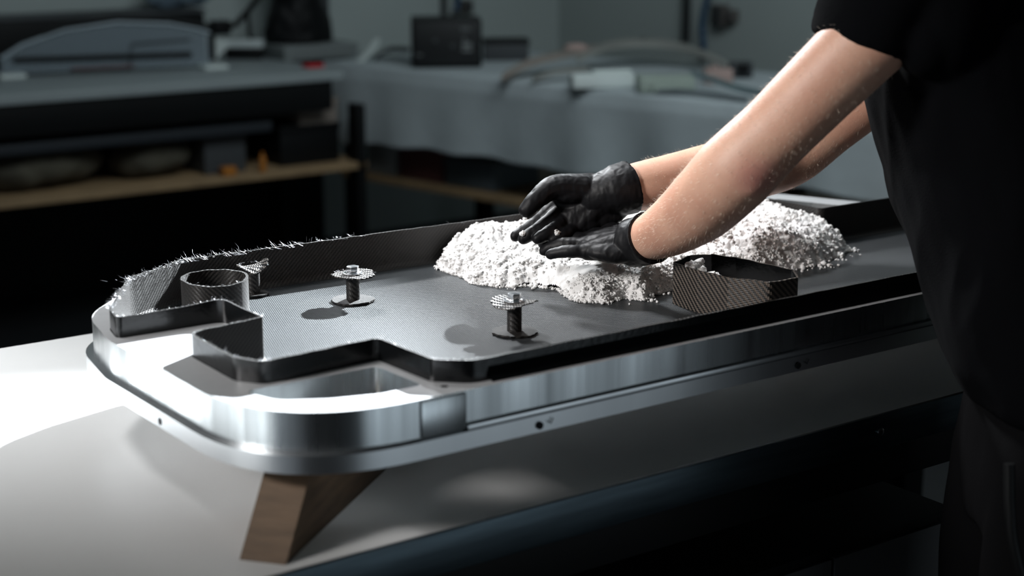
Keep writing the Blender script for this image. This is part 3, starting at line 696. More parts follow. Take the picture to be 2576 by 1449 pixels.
# finger helper works for bare-hand core and for the glove
def hand(W, mcps, fingers, thumb, palm_r=.0155):
    """W wrist point; mcps list of 4; fingers: list of 4 lists of joints; thumb: joints. returns prims"""
    out = []
    for i, m_ in enumerate(mcps):
        out.append(limb([W.lerp(m_, .0), W.lerp(m_, .5), m_], [.020, palm_r+.0015, .0125], n=16))
        r = (.0100, .0105, .0100, .0088)[i]
        out.append(limb([m_]+fingers[i], [r*1.12, r*1.04, r*.95, r*.8][:len(fingers[i])+1], n=16))
    for i in range(3): out.append(limb([mcps[i], mcps[i+1]], [.0115, .0115], n=14)); out.append(limb([W.lerp(mcps[i], .6), W.lerp(mcps[i+1], .6)], [palm_r, palm_r], n=14))
    out.append(limb(thumb, [.021, .0175, .0135, .0115][:len(thumb)], n=16))
    return out
# near hand (person's left), palm down on the powder, thumb on the far side
Wl = atd(1588, 610, 2.192)
mL = [atd(1478, 596, 2.265), atd(1472, 606, 2.238), atd(1470, 618, 2.212), atd(1478, 632, 2.190)]
fL = [[atd(1438, 592, 2.275), atd(1405, 594, 2.28), atd(1384, 600, 2.28)], [atd(1425, 600, 2.245), atd(1392, 604, 2.25), atd(1368, 612, 2.25)],
      [atd(1425, 615, 2.215), atd(1395, 620, 2.22), atd(1370, 630, 2.225)], [atd(1440, 632, 2.190), atd(1410, 634, 2.195), atd(1385, 640, 2.20)]]
thL = [atd(1560, 600, 2.23), atd(1525, 588, 2.27), atd(1492, 582, 2.295), atd(1470, 582, 2.31)]
HL = hand(Wl, mL, fL, thL, .0165)
HL += [ell(atd(1560, 632, 2.185), -RT*.045, LAT*.022, VU*.016)]
# far hand (person's right), palm towards the camera, thumb up-left
Wr = atd(1556, 478, 2.262)
mR = [atd(1404, 505, 2.275), atd(1408, 530, 2.265), atd(1422, 553, 2.258), atd(1448, 572, 2.255)]
fR = [[atd(1368, 545, 2.265), atd(1332, 573, 2.262), atd(1297, 594, 2.262)], [atd(1375, 562, 2.250), atd(1345, 583, 2.243), atd(1318, 600, 2.242)],
      [atd(1398, 572, 2.242), atd(1375, 588, 2.232), atd(1352, 600, 2.230)], [atd(1430, 586, 2.240), atd(1410, 594, 2.232), atd(1392, 602, 2.230)]]
thR = [atd(1470, 475, 2.255), atd(1395, 472, 2.245), atd(1352, 500, 2.235), atd(1325, 527, 2.232)]
HR = hand(Wr, mR, fR, thR, .0165)
HR += [ell(atd(1480, 490, 2.262), -RT*.050, VU*.030, LAT*.017), ell(atd(1430, 478, 2.250), (-RT*.035), VU*.018, LAT*.017), ell(atd(1500, 522, 2.262), -RT*.045, VU*.030, LAT*.017), ell(atd(1462, 548, 2.258), -RT*.035, VU*.022, LAT*.016)]
cuffL = [limb([atd(1585, 612, 2.195), atd(1622, 604, 2.178), atd(1638, 597, 2.166)], [.0325, .0335, .0360], cap=False, n=40), limb([atd(1560, 620, 2.195), atd(1592, 610, 2.19)], [.022, .030], n=30)]
cuffR = [limb([atd(1540, 480, 2.26), atd(1568, 475, 2.262), atd(1586, 470, 2.266)], [.0345, .0365, .0375], cap=False, n=40), limb([atd(1500, 492, 2.26), atd(1545, 480, 2.26)], [.028, .0345], n=30)]
def glove_disp(seed):
    def f(c):
        a = fbm(c[:, 0]*70+seed, c[:, 1]*70, c[:, 2]*70, 3)
        b = 1-np.abs(2*fbm(c[:, 0]*110+seed, c[:, 1]*110, c[:, 2]*45, 2)-1)
        return (a-.5)*.0008+(b-.8)*.0014
    return f
for nm_, H_, C_, lb, sd_ in (('glove', HL, cuffL, 'black nitrile glove on the near hand lying palm down', 1.), ('glove', HR, cuffR, 'black nitrile glove on the far hand with thumb raised', 9.)):
    g = remesh(nm_, H_+C_, .0016, M_glove, pers, 4, glove_disp(sd_)); g['label'] = lb
# clothes
SH = torso_rings(.012, SHT[1:])
hem = [(tx(2668, 985, 2.045), LAT*.19, FACE*.112)]
def folds(c):
    return (fbm(c[:, 0]*7, c[:, 1]*7, c[:, 2]*4, 3)-.5)*.022+(1-np.abs(2*fbm(c[:, 0]*11+3, c[:, 1]*11, c[:, 2]*5+c[:, 0]*6, 2)-1)-.8)*.010
def sring(x, y, ex, ey, dz_): c = atd(x, y, 1.955); return (c, atd(x+ex, y+ey, 1.955)-c, LAT*dz_)
slL = loft([sring(2345, -150, 110, -70, .05), sring(2320, -120, 140, -20, .07), sring(2262, -60, 138, 22, .073), sring(2215, -10, 132, 34, .070), sring(2182, 45, 121, 36, .067), sring(2156, 112, 114, 32, .064)], 44)
slR = limb([RA[0], RA[1], RA[2]], [.072, .070, .064], cap=False, n=40)
collar = limb([tx(2380, -30, 2.14), tx(2345, -95, 2.14)], [.09, .068], cap=False)
belly = ell(tx(2465, 330, 2.10), FACE*.112, LAT*.15, UP*.20)
sh = remesh('shirt', [loft(SH[:-1]+hem), slL, slR, collar, ell(atd(2322, 92, 1.950), FACE*.033, LAT*.05, UP*.047), ell(atd(2395, 0, 1.955), FACE*.060, LAT*.06, UP*.09), ell(atd(2352, 112, 1.985), FACE*.043, LAT*.05, UP*.06), ell(LA[0], FACE*.08, LAT*.075, UP*.075), ell(RA[0], FACE*.08, LAT*.075, UP*.075), belly], .006, M_shirt, pers, 3, folds)
trp = []
for h0, kn, an in LEGS: trp.append(limb([h0+UP*.03, (h0+kn)/2+FACE*.01, kn, (kn+an)/2-FACE*.01, an-UP*.03], [.086, .086, .074, .070, .067], cap=False, n=32))
trp.append(loft([(Vector((hipc.x, hipc.y, z)), LAT*a, FACE*b) for z, a, b in ((.82, .155, .095), (.90, .178, .100), (.98, .174, .100), (1.03, .166, .098))]))
def folds2(c): return (fbm(c[:, 0]*9, c[:, 1]*9, c[:, 2]*6, 3)-.5)*.022
remesh('trousers', trp, .008, M_trouser, pers, 2, folds2)
st0 = Vector((hipc.x, hipc.y, .93))-LAT*.10+FACE*.06
tube('hanging_strap', smoothpath([st0+Vector((0, 0, .02))+FACE*.05-LAT*.07, st0+FACE*.045-LAT*.085-UP*.06, st0+FACE*.02-LAT*.09-UP*.13, st0-FACE*.02-LAT*.09-UP*.15, st0-FACE*.06-LAT*.085-UP*.05], 6), .006, M_black, pers)
for s, (h0, kn, an) in zip((-1, 1), LEGS):
    c = Vector((an.x, an.y, 0))
    remesh('shoe', [ell(c+FACE*.05+UP*.04, FACE*.15, LAT*.048, UP*.042), ell(c-FACE*.03+UP*.06, FACE*.06, LAT*.045, UP*.055), loft([(c+FACE*.05+UP*.002, FACE*.15, LAT*.05), (c+FACE*.05+UP*.022, FACE*.15, LAT*.05)])], .005, M_black, pers, 3)
remesh('hair', [ell(headc+hup*.045-hf*.018, hf*.103, LAT*.083, hup*.088), ell(headc+hup*.0-hf*.055, hf*.060, LAT*.078, hup*.07)], .005, M_hair, pers, 2, lambda c: (fbm(c[:, 0]*120, c[:, 1]*120, c[:, 2]*40, 2)-.5)*.006)
M_eye = mat('eye white', (.8, .78, .75), .3)
for s in (-1, 1):
    bm = bmesh.new(); bmesh.ops.create_uvsphere(bm, u_segments=16, v_segments=10, radius=.0115, matrix=Matrix.Translation(headc+hf*.083+LAT*.031*s+hup*.008)); e = link('eye', bm_mesh(bm, 'e'), M_eye, pers, True)
    bm = bmesh.new(); bmesh.ops.create_uvsphere(bm, u_segments=16, v_segments=10, radius=.0055, matrix=Matrix.Translation(headc+hf*.0905+LAT*.031*s+hup*.006)); link('iris', bm_mesh(bm, 'i'), M_hair, pers, True)
# arm hair
roots = []
def armhair(P, R, n, lo, hi):
    Q = smoothpath(P, 8)
    for _ in range(n):
        u = random.uniform(lo, hi)*(len(P)-1); i = min(int(u), len(P)-2); p = Q[min(int(u*8), len(Q)-1)]; d = (Q[min(int(u*8)+2, len(Q)-1)]-Q[max(int(u*8)-2, 0)]).normalized()
        r = R[i]*(1-(u-i))+R[i+1]*(u-i); a = random.uniform(0, 6.283); s = d.cross(UP).normalized(); t_ = s.cross(d); nn = s*math.cos(a)+t_*math.sin(a)
        roots.append((p+nn*(r-.0015), nn*random.uniform(.25, .8)+d*random.uniform(.3, 1)+Vector((random.gauss(0, .2), random.gauss(0, .2), random.gauss(0, .2))), random.uniform(.004, .0095), .00009))
armhair(LA, LR, 3200, .22, .84); armhair(RA, RR, 2000, .25, .85)
hairs('arm_hair', roots, M_armhair, pers, 'fine pale hair on the forearms')

# ------------------------------------------------------------------ bench along the back wall
BY = 5.214; bxr = 2.96
M_bench = mat('grey bench laminate', (.33, .37, .38), .5, noise=.06, nscale=5)
bn = thing('back_bench', (1.6, 5.6, 0), 'long grey topped black bench with plywood shelf along the back wall', 'bench')
box('worktop', (3.001, 5.68, .868), (3.42, 5.98, .90), M_bench, bn, .003); box('worktop', (.2, BY, .868), (3.0, 5.98, .90), M_bench, bn, .003)
box('apron', (.22, BY+.012, .76), (bxr, BY+.05, .867), M_black, bn)
box('lower_rail', (.22, BY+.03, .70), (2.72, BY+.07, .735), mat('dark grey rail', (.02, .024, .03), .5), bn)
box('shelf', (.22, BY+.01, .532), (bxr+.14, 5.9, .556), M_shelf, bn)
for lx in (.24, 1.35, bxr+.10): box('leg', (lx, BY+.01, 0), (lx+(.07 if lx < 2 else .035), BY+.08, .867 if lx < 2 else .77), M_black, bn); box('leg', (lx, 5.84, 0), (lx+.07, 5.91, .867), M_black, bn)
box('dark_backing', (.22, 5.92, .1), (3.3, 5.935, .86), M_black, bn)
# things on the shelf under the bench
def crate(name, x0, x1, y0, dy, z0, h, m, label, cat, lid=True):
    t = thing(name, ((x0+x1)/2, y0+dy/2, z0), label, cat)
    bm = bmesh.new(); abox(bm, (x0, y0, z0), (x1, y0+dy, z0+h)); link('body', bm_mesh(bm, 'b', 40, .004), m, t)
    if lid: bm = bmesh.new(); abox(bm, (x0-.004, y0-.004, z0+h-.02), (x1+.004, y0+dy+.004, z0+h+.004)); link('lid', bm_mesh(bm, 'l', 40, .003), m, t)
    return t
M_sack = mat('dull brown sacking', (.10, .09, .065), .9, noise=.4, nscale=9, bump=.004, bscale=14)
M_gb = mat('grey blue plastic', (.10, .14, .17), .6); M_card = mat('dusty cardboard', (.26, .22, .19), .85, noise=.15); M_or = mat('orange plastic', (.45, .16, .02), .5); M_red = mat('red plastic', (.6, .02, .03), .5)
M_white = mat('white painted part', (.72, .78, .76), .6); M_dk = mat('dark grey plastic', (.05, .055, .06), .6)
def sack(x, y, w, d, h, label, seed, m=M_sack, z=.556):
    o = remesh('rolled_sack', [ell((x, y, z+h*.5), (w/2, 0, 0), (0, d/2, 0), (0, 0, h*.5)), ell((x-w*.2, y, z+h*.4), (w/3, 0, 0), (0, d/2, 0), (0, 0, h*.4))], .012, m, None, 2, lambda c: (fbm(c[:, 0]*14+seed, c[:, 1]*14, c[:, 2]*14, 3)-.5)*.03)
    for v in o.data.vertices: v.co.z = max(v.co.z, z+.001)
    tag(o, label, 'sack'); return o
sack(1.92, 5.43, .46, .28, .17, 'dull brown cloth roll at the left end of the bench shelf', 1)
sack(2.33, 5.42, .28, .26, .15, 'dull brown cloth roll in the middle of the bench shelf', 5)
crate('storage_box', 1.50, 1.62, 5.31, .2, .557, .19, M_gb, 'grey blue plastic box at far left on the bench shelf', 'box')
crate('storage_box', 2.48, 2.64, 5.30, .24, .557, .14, M_dk, 'dark plastic box on the bench shelf right of the cloth rolls', 'box')
crate('cardboard_box', 2.86, 3.02, 5.30, .20, .702, .088, M_card, 'pale cardboard box at the right end of the bench shelf', 'box')
crate('storage_box', 2.78, 3.025, 5.30, .26, .557, .14, M_black, 'black box beneath the pale cardboard box', 'box')
def bottle(x, y, z, r, h, m, label):
    bm = bmesh.new(); acyl(bm, (x, y, z), (x, y, z+h*.7), r); acyl(bm, (x, y, z+h*.7), (x, y, z+h*.85), r, r*.4); acyl(bm, (x, y, z+h*.85), (x, y, z+h), r*.4)
    o = link('squeeze_bottle', bm_mesh(bm, 'bt', 30, .002), m); tag(o, label, 'bottle')
bottle(2.68, 5.25, .557, .012, .07, M_or, 'orange bottle standing on the bench shelf by the dark boxes')
crate('tape_pack', 2.52, 2.57, 5.235, .04, .557, .03, M_or, 'small orange pack at the front edge of the bench shelf', 'box', False)

# arched clear screen on the bench
M_acr = mat('smoky clear sheet', (.36, .43, .48), .2, alpha=.38)
ar_ = thing('arched_screen', (2.25, 5.62, .9), 'low arched clear screen with black top trim standing on the back bench', 'screen')
def arch_z(s): return .10+.115*math.sin(math.pi*(.10+.80*s))**.9 if 0 <= s <= 1 else .1
AX0, AX1, AY0, AY1 = 1.83, 2.57, 5.60, 5.50
N_ = 40; pts = []
A0 = atz(4, 196, .9); A1 = atz(532, 172, .9); A0.y = min(A0.y, 5.85); 
def apt(s, z): p = A0.lerp(A1, s); return Vector((p.x, p.y, .90+z))
hts = [(0, .075), (.1, .118), (.3, .165), (.55, .187), (.8, .175), (.95, .15), (1, .138)]
def hz_(s):
    for (a, b), (c, d) in zip(hts, hts[1:]):
        if a <= s <= c: q = (s-a)/(c-a); return b+(d-b)*q
    return .13
bm = bmesh.new(); prev = None; nrm = (A1-A0).cross(UP).normalized()*.003
for i in range(N_+1):
    s = i/N_; v = [bm.verts.new(apt(s, .012)+nrm), bm.verts.new(apt(s, hz_(s))+nrm), bm.verts.new(apt(s, hz_(s))-nrm), bm.verts.new(apt(s, .012)-nrm)]
    if prev:
        for k in range(4): bm.faces.new((prev[k], v[k], v[(k+1) % 4], prev[(k+1) % 4]))
    else: bm.faces.new(v)
    prev = v
bm.faces.new(prev[::-1]); link('clear_panel', bm_mesh(bm, 'cp'), M_acr, ar_)
tube('pale_edge', [apt(i/N_, hz_(i/N_)-.008)+nrm*1.5 for i in range(N_+1)], .006, mat('pale edge trim', (.4, .46, .5), .5), ar_, 8)
tube('black_trim', [apt(i/N_, hz_(i/N_)+.008) for i in range(8, N_+1)]+[apt(1.006, z) for z in (.12, .08, .03)], .013, M_black, ar_, 8)
tube('inner_strut', [apt(.06, .062)+nrm*3, apt(.9, .056)+nrm*3], .009, M_black, ar_, 8)
tube('inner_strut', [apt(.32, .02)+nrm*3, apt(.62, .022)+nrm*3], .004, mat('dull red strip', (.16, .07, .07), .6), ar_, 8)
tube('inner_strut', [apt(.60, .015)+nrm*3, apt(.61, .10)+nrm*3, apt(.9, .11)+nrm*3], .003, M_dk, ar_, 8)
for s in (.035, 1.0):
    q = apt(s, 0); bm = bmesh.new(); abox(bm, (q.x-.045, q.y-.05, .9005), (q.x+.045, q.y+.05, .914)); link('foot', bm_mesh(bm, 'f', 40, .002), M_white, ar_)
# dark cabinet behind the screen
q0 = atz(-120, 100, .9); q1 = atz(505, 92, .9)
box_o = thing('dark_case', (2.2, 5.85, .9), 'wide black case lying on the bench behind the arched screen', 'case')
box('body', (1.2, 5.78, .9), (2.73, 5.96, 1.085), M_black, box_o, .008); box('lid', (1.19, 5.775, 1.087), (2.735, 5.965, 1.10), M_dk, box_o, .004)
pb = remesh('plastic_bag', [ell((2.65, 5.87, 1.155), (.13, 0, 0), (0, .08, 0), (0, 0, .055)), ell((2.72, 5.85, 1.17), (.08, 0, 0), (0, .07, 0), (0, 0, .05))], .008, mat('blue clear plastic bag', (.20, .27, .34), .25, alpha=.8), None, 2, lambda c: (fbm(c[:, 0]*20, c[:, 1]*20, c[:, 2]*20, 3)-.5)*.05)
tag(pb, 'crumpled bluish plastic bag on top of the black case', 'bag')
# white folded part and beam
p0 = atz(548, 150, .9); p1 = atz(690, 132, .9)
wf = thing('folded_white_part', p0, 'white angular folded sheet leaning on the bench right of the arched screen', 'sheet part')
wf.location = p0; wf.rotation_euler = (0, 0, AZ-math.pi/2)
bm = bmesh.new(); pr_ = [(-.035, .002), (-.033, .078), (.012, .085), (.050, .058), (-.005, .002)]
fr_ = [bm.verts.new((x, -.01, z)) for x, z in pr_]; bk_ = [bm.verts.new((x+.01, .03, z)) for x, z in pr_]
bm.faces.new(fr_); bm.faces.new(bk_[::-1])
for k in range(5): bm.faces.new((fr_[k], bk_[k], bk_[(k+1) % 5], fr_[(k+1) % 5]))
link('panel', bm_mesh(bm, 'p', 30, .001), M_white, wf, loc=(0, 0, 0))
def wl(n, lo, hi, m):
    bm = bmesh.new(); abox(bm, lo, hi); link(n, bm_mesh(bm, n, 40, .003), m, wf, loc=(0, 0, 0))
wl('beam', (.03, .0, .045), (.175, .05, .075), mat('pale beam', (.55, .6, .6), .6)); wl('rest', (.03, .0, .001), (.17, .05, .0445), M_black)
jar = bottle(p1.x+.03, p1.y+.0, .901, .022, .10, mat('clear jar', (.45, .5, .5), .2), 'small pale jar beside the white beam on the back bench')
cr = crate('red_case', 2.93, 3.0, 5.35, .05, .901, .012, M_red, 'small flat red case on the back bench', 'case', False)
rb = crate('low_box', 2.98, 3.30, 5.62, .2, .901, .05, mat('grey lid box', (.2, .22, .22), .6), 'low grey box under the black bag on the back bench', 'box')
bg = remesh('black_bag', [loft([((3.12, 5.76, z), (a, 0, 0), (0, .09, 0)) for z, a in ((.957, .14), (1.0, .145), (1.06, .13), (1.12, .10), (1.25, .115), (1.42, .12), (1.5, .07))])], .01, M_black, None, 3, lambda c: (fbm(c[:, 0]*9, c[:, 1]*9, c[:, 2]*9, 3)-.5)*.04)
tag(bg, 'tall black bag standing at the right of the back bench', 'bag')
stn = thing('desk_stand', (2.92, 5.75, .9), 'black angled desk stand between the folded white part and the tall bag', 'stand')
tube('arm', [(2.84, 5.83, 1.02), (2.88, 5.83, 1.03), (2.92, 5.80, 1.08), (2.955, 5.75, 1.15)], .012, M_black, stn); box('head', (2.78, 5.80, .995), (2.85, 5.86, 1.05), M_black, stn, .006); cyl('base', (2.93, 5.80, .901), (2.93, 5.80, .912), .035, M_black, stn); cyl('post', (2.93, 5.80, .91), (2.92, 5.80, 1.08), .008, M_black, stn)
cl = thing('wall_column', (3.36, 6.0, 0), 'dark square pipe column on the back wall behind the bags', 'pipe')
box('pipe', (3.335, 5.985, .905), (3.385, 6.035, 3.2), mat('dark grey pipe', (.05, .055, .06), .6), cl, .003)
for z in (1.5, 2.6): box('bracket', (3.325, 5.98, z), (3.395, 6.049, z+.03), M_black, cl, .002)

# ------------------------------------------------------------------ cloth covered table along the right wall
PV = Vector((3.135, 5.53, 0)); TH = math.radians(11.8); TX0 = PV.x; TX1 = TX0+.85; TY0 = 2.9; TY1 = PV.y
RZ = Matrix.Translation(PV) @ Matrix.Rotation(TH, 4, 'Z') @ Matrix.Translation(-PV)
FN = (math.cos(TH), math.sin(TH), 0)
ct = thing('covered_table', RZ @ Vector((3.7, 3.9, 0)), 'long black framed table with plywood shelf hidden under the grey cloth', 'table')
def tbox(n, lo, hi, m, bev=.002): return box(n, lo, hi, m, ct, bev, TH, PV)
tbox('tabletop', (TX0, TY0, .865), (TX1, TY1, .893), M_shelf)
SHZ = atn(1100, 470, PV, FN).z
tbox('shelf', (TX0+.01, TY0+.02, SHZ-.026), (TX1-.05, TY1-.02, SHZ), M_shelf)
for ly in (TY0+.03, 3.9, TY1-.09):
    for lx in (TX0+.02, TX1-.1):
        tbox('leg', (lx, ly, .09), (lx+.06, ly+.06, .864), M_black)
        cyl('caster', RZ @ Vector((lx+.01, ly+.03, .045)), RZ @ Vector((lx+.05, ly+.03, .045)), .044, M_dk, ct, n=24)
hemp = [(atn(x, y, PV, FN)) for x, y in ((915, 362), (1010, 366), (1100, 376), (1180, 388), (1260, 400), (1400, 430), (1560, 445), (1950, 460), (2300, 520))]
RI = RZ.inverted(); hy = [(RI @ p).y for p in hemp][::-1]; hzz = [p.z for p in hemp][::-1]
bm = bmesh.new(); prof_n = 46; rows = []; ysn = 170
for j in range(ysn+1):
    y = TY0-.05+(TY1+.02-TY0+.05)*j/ysn; hemz = float(np.interp(y, hy, hzz))+.004*math.sin(y*23)
    row = []
    for i in range(prof_n+1):
        if i < 14: x = TX1-.02-(TX1-TX0+.005)*i/14; z = .899+.003*float(vnoise(x*6, y*6))
        else:
            f = (i-14)/(prof_n-14); dz = f*(.895-hemz); amp = .002+.022*f
            x = TX0-.012-.012*min(1, f*6)-amp*(math.sin(y*9+2*math.sin(y*3.1))+.5*math.sin(y*21+1))*.6-.01*f; z = .897-dz
        row.append(bm.verts.new(RZ @ Vector((x, y, z))))
    rows.append(row)
for j in range(ysn):
    for i in range(prof_n): bm.faces.new((rows[j][i], rows[j][i+1], rows[j+1][i+1], rows[j+1][i]))
prev = None
for k in range(18):
    f = k/17; row = [bm.verts.new(RZ @ Vector((TX1-.02-(TX1-TX0+.005)*i/14, TY1+.022+.008*math.sin(f*5)+.01*f, .899-(.30*f)))) for i in range(15)]
    if prev:
        for i in range(14): bm.faces.new((prev[i], prev[i+1], row[i+1], row[i]))
    prev = row
me = bm_mesh(bm, 'cloth'); clo = link('table_cloth', me, M_cloth, None, True); sm = clo.modifiers.new('t', 'SOLIDIFY'); sm.thickness = .002
tag(clo, 'grey blue cloth draped over the long table by the right wall with loose folds', 'tablecloth')
def gbox(pxa, pxb, h, m, label, dep=.25):
    pp = RZ @ Vector((TX0+.06, 4, 0)); a = RI @ atn(pxa, 430, pp, FN); b = RI @ atn(pxb, 430, pp, FN); y0 = min(a.y, b.y); y1 = max(a.y, b.y)
    t = thing('storage_box', RZ @ Vector((TX0+.06, (y0+y1)/2, SHZ)), label, 'box')
    box('body', (TX0+.06, y0, SHZ+.001), (TX0+.06+dep, y1, SHZ+h-.02), m, t, .004, TH, PV); box('lid', (TX0+.055, y0-.004, SHZ+h-.0195), (TX0+.065+dep, y1+.004, SHZ+h), m, t, .003, TH, PV); return t
gbox(925, 992, .13, mat('pale grey box', (.35, .38, .39), .7), 'pale grey box at the far end of the shelf under the cloth')
gbox(1005, 1108, .14, mat('maroon box', (.13, .05, .05), .7), 'maroon box on the shelf under the grey cloth')
gbox(1120, 1240, .10, mat('slate box', (.10, .13, .15), .7), 'slate coloured box under the cloth behind the thumb')

# black tool case with handle and dials on the cloth
def oriented(name, base, w, d, h, ang, label, cat):
    o = thing(name, base, label, cat); o.rotation_euler = (0, 0, ang); return o
def lbox(name, lo, hi, m, parent, bev=.004):
    bm = bmesh.new(); abox(bm, lo, hi); return link(name, bm_mesh(bm, name, 40, bev), m, parent, loc=(0, 0, 0))
ANG = AZ-math.pi/2+.08
cz = .903
p = atz(1125, 170, cz); cs = oriented('black_unit', p, 0, 0, 0, ANG, 'black box shaped instrument with small white marks on its face standing on the grey cloth', 'instrument')
lbox('housing', (-.128, 0, 0), (.128, .20, .175), M_black, cs, .008)
lbox('face_plate', (-.118, -.004, .012), (.118, .0, .165), mat('instrument face', (.007, .008, .009), .5), cs, .001)
M_mark = mat('faded print', (.16, .17, .17), .6)
for lo, hi in (((.05, -.0055, .135), (.088, -.004, .139)), ((.05, -.0055, .143), (.082, -.004, .147)), ((.054, -.0055, .058), (.092, -.004, .068)), ((.056, -.0055, .074), (.09, -.004, .092)), ((.060, -.0055, .098), (.067, -.004, .112)), ((-.115, -.0055, .045), (-.09, -.004, .05))): lbox('label_mark', lo, hi, M_mark, cs, 0)
for x, z in ((-.043, .098), (.02, .078)):
    bm = bmesh.new(); acyl(bm, (x, -.012, z), (x, -.003, z), .008); link('knob', bm_mesh(bm, 'k', 40, .001), mat('knob grey', (.06, .065, .07), .4), cs, loc=(0, 0, 0))
p = atz(1275, 152, cz); sb = oriented('small_black_box', p, 0, 0, 0, ANG, 'small low black box to the right of the black instrument on the cloth', 'box'); lbox('body', (-.085, 0, 0), (.085, .12, .07), M_dk, sb, .005); lbox('lid', (-.088, -.003, .062), (.088, .123, .078), M_black, sb, .003)

# curved mould shells and other parts lying on the cloth
def shell(name, path, width, thick, m, label, cat='panel', holes=(), dirv=None, ribs=0):
    t = thing(name, path[0], label, cat); P = smoothpath(path, 8); bm = bmesh.new(); prev = None
    for i, p in enumerate(P):
        d = (P[min(i+1, len(P)-1)]-P[max(i-1, 0)]).normalized(); s = (Vector(dirv) if dirv else d.cross(UP)).normalized(); wv = s*width*(.75+.25*math.sin(math.pi*i/(len(P)-1)))
        n = 8; top = []; bot = []
        for k in range(n+1):
            f = k/n-.5; z = -abs(f)**2*width*.35; top.append(bm.verts.new(p+wv*f+UP*(z+thick))); bot.append(bm.verts.new(p+wv*f+UP*z))
        ring = top+bot[::-1]
        if prev:
            for k in range(len(ring)): bm.faces.new((prev[k], ring[k], ring[(k+1) % len(ring)], prev[(k+1) % len(ring)]))
        else: bm.faces.new(ring)
        prev = ring
    bm.faces.new(prev[::-1]); link('shell', bm_mesh(bm, 'sh', 45), m, t)
    for s_ in holes:
        p = P[int(s_*(len(P)-1))]; cyl('recess', p+UP*(thick-.004), p+UP*(thick+.0015), .014, M_dk, t)
    for k in range(ribs):
        p = P[int((k+1)/(ribs+1)*(len(P)-1))]; cyl('rib', p-FW*width*.2+UP*thick, p+FW*width*.2+UP*thick, .005, m, t, n=8)
    return t
M_tan = mat('tan mould shell', (.30, .26, .23), .7, noise=.25, nscale=8); M_grn = mat('pale green block', (.36, .42, .37), .7, noise=.2, nscale=9); M_pink = mat('pinkish foam', (.42, .30, .27), .8); M_gray = mat('grey shell', (.27, .27, .25), .6, noise=.2, nscale=7)
zt = lambda x, y, h: atz(x, y, cz)+Vector((0, 0, h))
shell('curved_shell', [zt(1262, 202, .01), zt(1330, 190, .045), zt(1430, 178, .065), zt(1520, 168, .075)], .13, .012, M_tan, 'tan curved shell arching up from the cloth right of the small black box', dirv=FW, ribs=2)
pq = zt(1448, 176, .079); link('end_patch', remesh('tmpm', [ell(pq, RT*.045, FW*.03, UP*.018)], .006, M_pink, None, 1).data, M_pink, bpy.data.objects['curved_shell']); bpy.data.objects.remove(bpy.data.objects['tmpm'])
shell('curved_shell', [zt(1450, 178, .05), zt(1540, 168, .085), zt(1660, 164, .085), zt(1760, 172, .06), zt(1850, 190, .02)], .16, .012, M_gray, 'long grey arched shell with two round recesses at the back of the cloth', holes=(.42, .75), dirv=FW)
shell('curved_shell', [zt(1340, 206, .008), zt(1400, 203, .03), zt(1480, 200, .035)], .06, .010, M_gray, 'low grey shell in front of the tan arched one', dirv=FW)
def lying(name, x0, x1, y, d, h, m, label, cat, ang=ANG, lift=0):
    a = atz(x0, y, cz); b = atz(x1, y, cz); c = (a+b)/2; wd = (b-a).length
    t = oriented(name, (c.x, c.y, cz+lift), 0, 0, 0, ang, label, cat); lbox('block', (-wd/2, 0, 0), (wd/2, d, h), m, t, .006); return t
q = lying('white_block', 1440, 1600, 222, .07, .045, M_white, 'bright white angled block at the front of the clothed table', 'block', ANG+.12); lbox('top_step', (-.03, .02, .046), (.10, .06, .056), M_white, q)
q = lying('green_block', 1608, 1750, 233, .10, .050, M_grn, 'pale green mould block right of the white block', 'block'); lbox('side_step', (-.05, -.018, .001), (.06, -.001, .028), M_grn, q)
q = lying('pink_foam', 1775, 1845, 212, .06, .05, M_pink, 'small pinkish foam block behind the curved bluish rail', 'block'); lbox('notch_piece', (-.03, .0, .051), (.0, .05, .060), M_pink, q)
q = lying('dark_clamp', 1838, 1895, 196, .05, .055, M_dk, 'dark clamp block behind the pink foam by the upper arm', 'clamp'); lbox('jaw', (-.02, -.02, .02), (.02, -.001, .05), M_black, q)
M_rail = mat('pale blue metal rail', (.35, .45, .48), .35, .6)
shell('curved_rail', [zt(1735, 212, .03), zt(1790, 226, .028), zt(1850, 243, .022), zt(1930, 256, .018), zt(2010, 262, .016)], .035, .018, M_rail, 'pale blue curved metal rail at the near end of the cloth by the arm', 'rail', dirv=FW)
shell('curved_shell', [zt(1650, 234, .004), zt(1720, 238, .010), zt(1800, 247, .010), zt(1880, 256, .006)], .045, .008, mat('dark slate shell', (.12, .14, .15), .6), 'flat dark slate shell lying in front of the pale blue rail', dirv=FW)
shell('pale_strip', [zt(905, 158, .002), zt(935, 145, .03), zt(950, 135, .055)], .03, .006, M_white, 'narrow pale strip leaning at the far end of the clothed table', 'strip', dirv=RT)
shell('dark_cover', [zt(945, 152, .01), zt(980, 146, .035), zt(1030, 146, .035)], .10, .008, M_dk, 'dark rounded cover left of the black instrument', 'cover', dirv=FW)

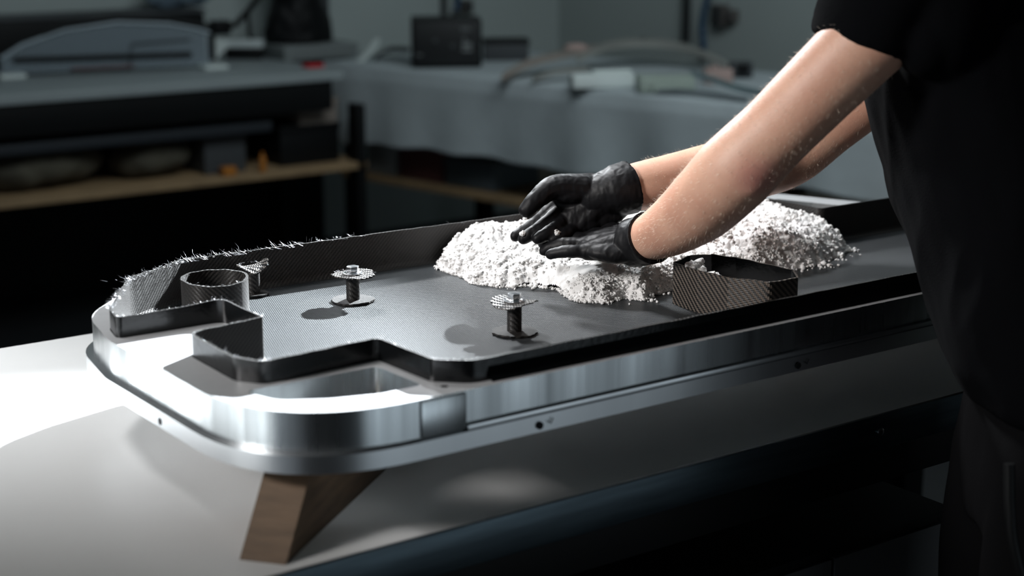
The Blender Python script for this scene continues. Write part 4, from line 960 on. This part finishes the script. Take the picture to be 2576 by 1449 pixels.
# wall fittings on the right wall
def wall_pt(x, y): return atx(x, y, WX-.02) if x > 1400 else aty(x, y, WY-.02)
M_cond = mat('dark conduit', (.025, .028, .03), .5); M_blue = mat('blue hose', (.02, .07, .14), .4); M_wb = mat('wall box grey', (.10, .09, .085), .6)
def wbox(name, a, w0, w1, z0, z1, dpt, m, t, bev=.003):
    """box flat on whichever wall point a lies on"""
    if a.x > WX-.05: return box(name, (WX-dpt, a.y+w0, z0), (WX-.001, a.y+w1, z1), m, t, bev)
    return box(name, (a.x+w0, WY-dpt, z0), (a.x+w1, WY-.001, z1), m, t, bev)
def conduit(x, yb, wd, label, name='conduit'):
    a = wall_pt(x, yb); t = thing(name, (a.x, a.y, max(a.z, .92)), label, 'pipe')
    wbox('channel', a, -wd/2, wd/2, max(a.z, .92), 2.9, .035, M_cond, t)
    for z in (1.62, 2.3): wbox('clip', a, -wd/2-.008, wd/2+.008, z, z+.02, .038, M_black, t, .002)
conduit(1723, 126, .024, 'dark vertical conduit on the right wall above the grey shell')
conduit(1118, 80, .016, 'thin dark conduit on the wall above the black instrument')
for pts_, lb in (([(1800, -40), (1785, 10), (1776, 60), (1779, 110), (1777, 132)], 'blue hose hanging on the wall right of the dark conduit'), ([(1140, -40), (1145, 0), (1140, 25)], 'short blue hose on the wall above the black instrument')):
    a = [wall_pt(*p_)+(Vector((-.02, 0, 0)) if p_[0] > 1400 else Vector((0, -.02, 0))) for p_ in pts_]; t = thing('hose', a[0], lb, 'hose'); tube('hose_tube', smoothpath(a, 8), .012, M_blue, t); tube('hose_end', [a[-1], a[-1]-UP*.03], .015, M_cond, t)
for x, y, w_, h_, lb in ((1812, 38, .07, .085, 'small brown grey wall box beside the blue hose'), (1845, 40, .025, .05, 'narrow brown fitting at the right of the wall box'), (1172, 16, .045, .06, 'small wall box beside the short blue hose')):
    a = wall_pt(x, y); t = thing('wall_box', a, lb, 'wall box'); wbox('case', a, -w_/2, w_/2, a.z-h_/2, a.z+h_/2, .045, M_wb, t, .004); wbox('cover', a, -w_/2+.006, w_/2-.006, a.z-h_/2+.008, a.z+h_/2-.008, .050, M_cond, t, .001)

# shared group phrases for repeats
GR = {'storage_box': 'boxes stored under the benches', 'curved_shell': 'curved mould shells on the cloth', 'wall_box': 'small fittings on the wall', 'timber_block': 'timber blocks under the mould frame',
      'powder_clod': 'loose white clods', 'hose': 'blue hoses on the wall', 'conduit': 'dark conduits on the wall', 'rolled_sack': 'cloth rolls on the bench shelf'}
for o in list(S.objects):
    k = o.name.split('.')[0]
    if o.parent is None and k in GR and 'group' not in o: o['group'] = GR[k]
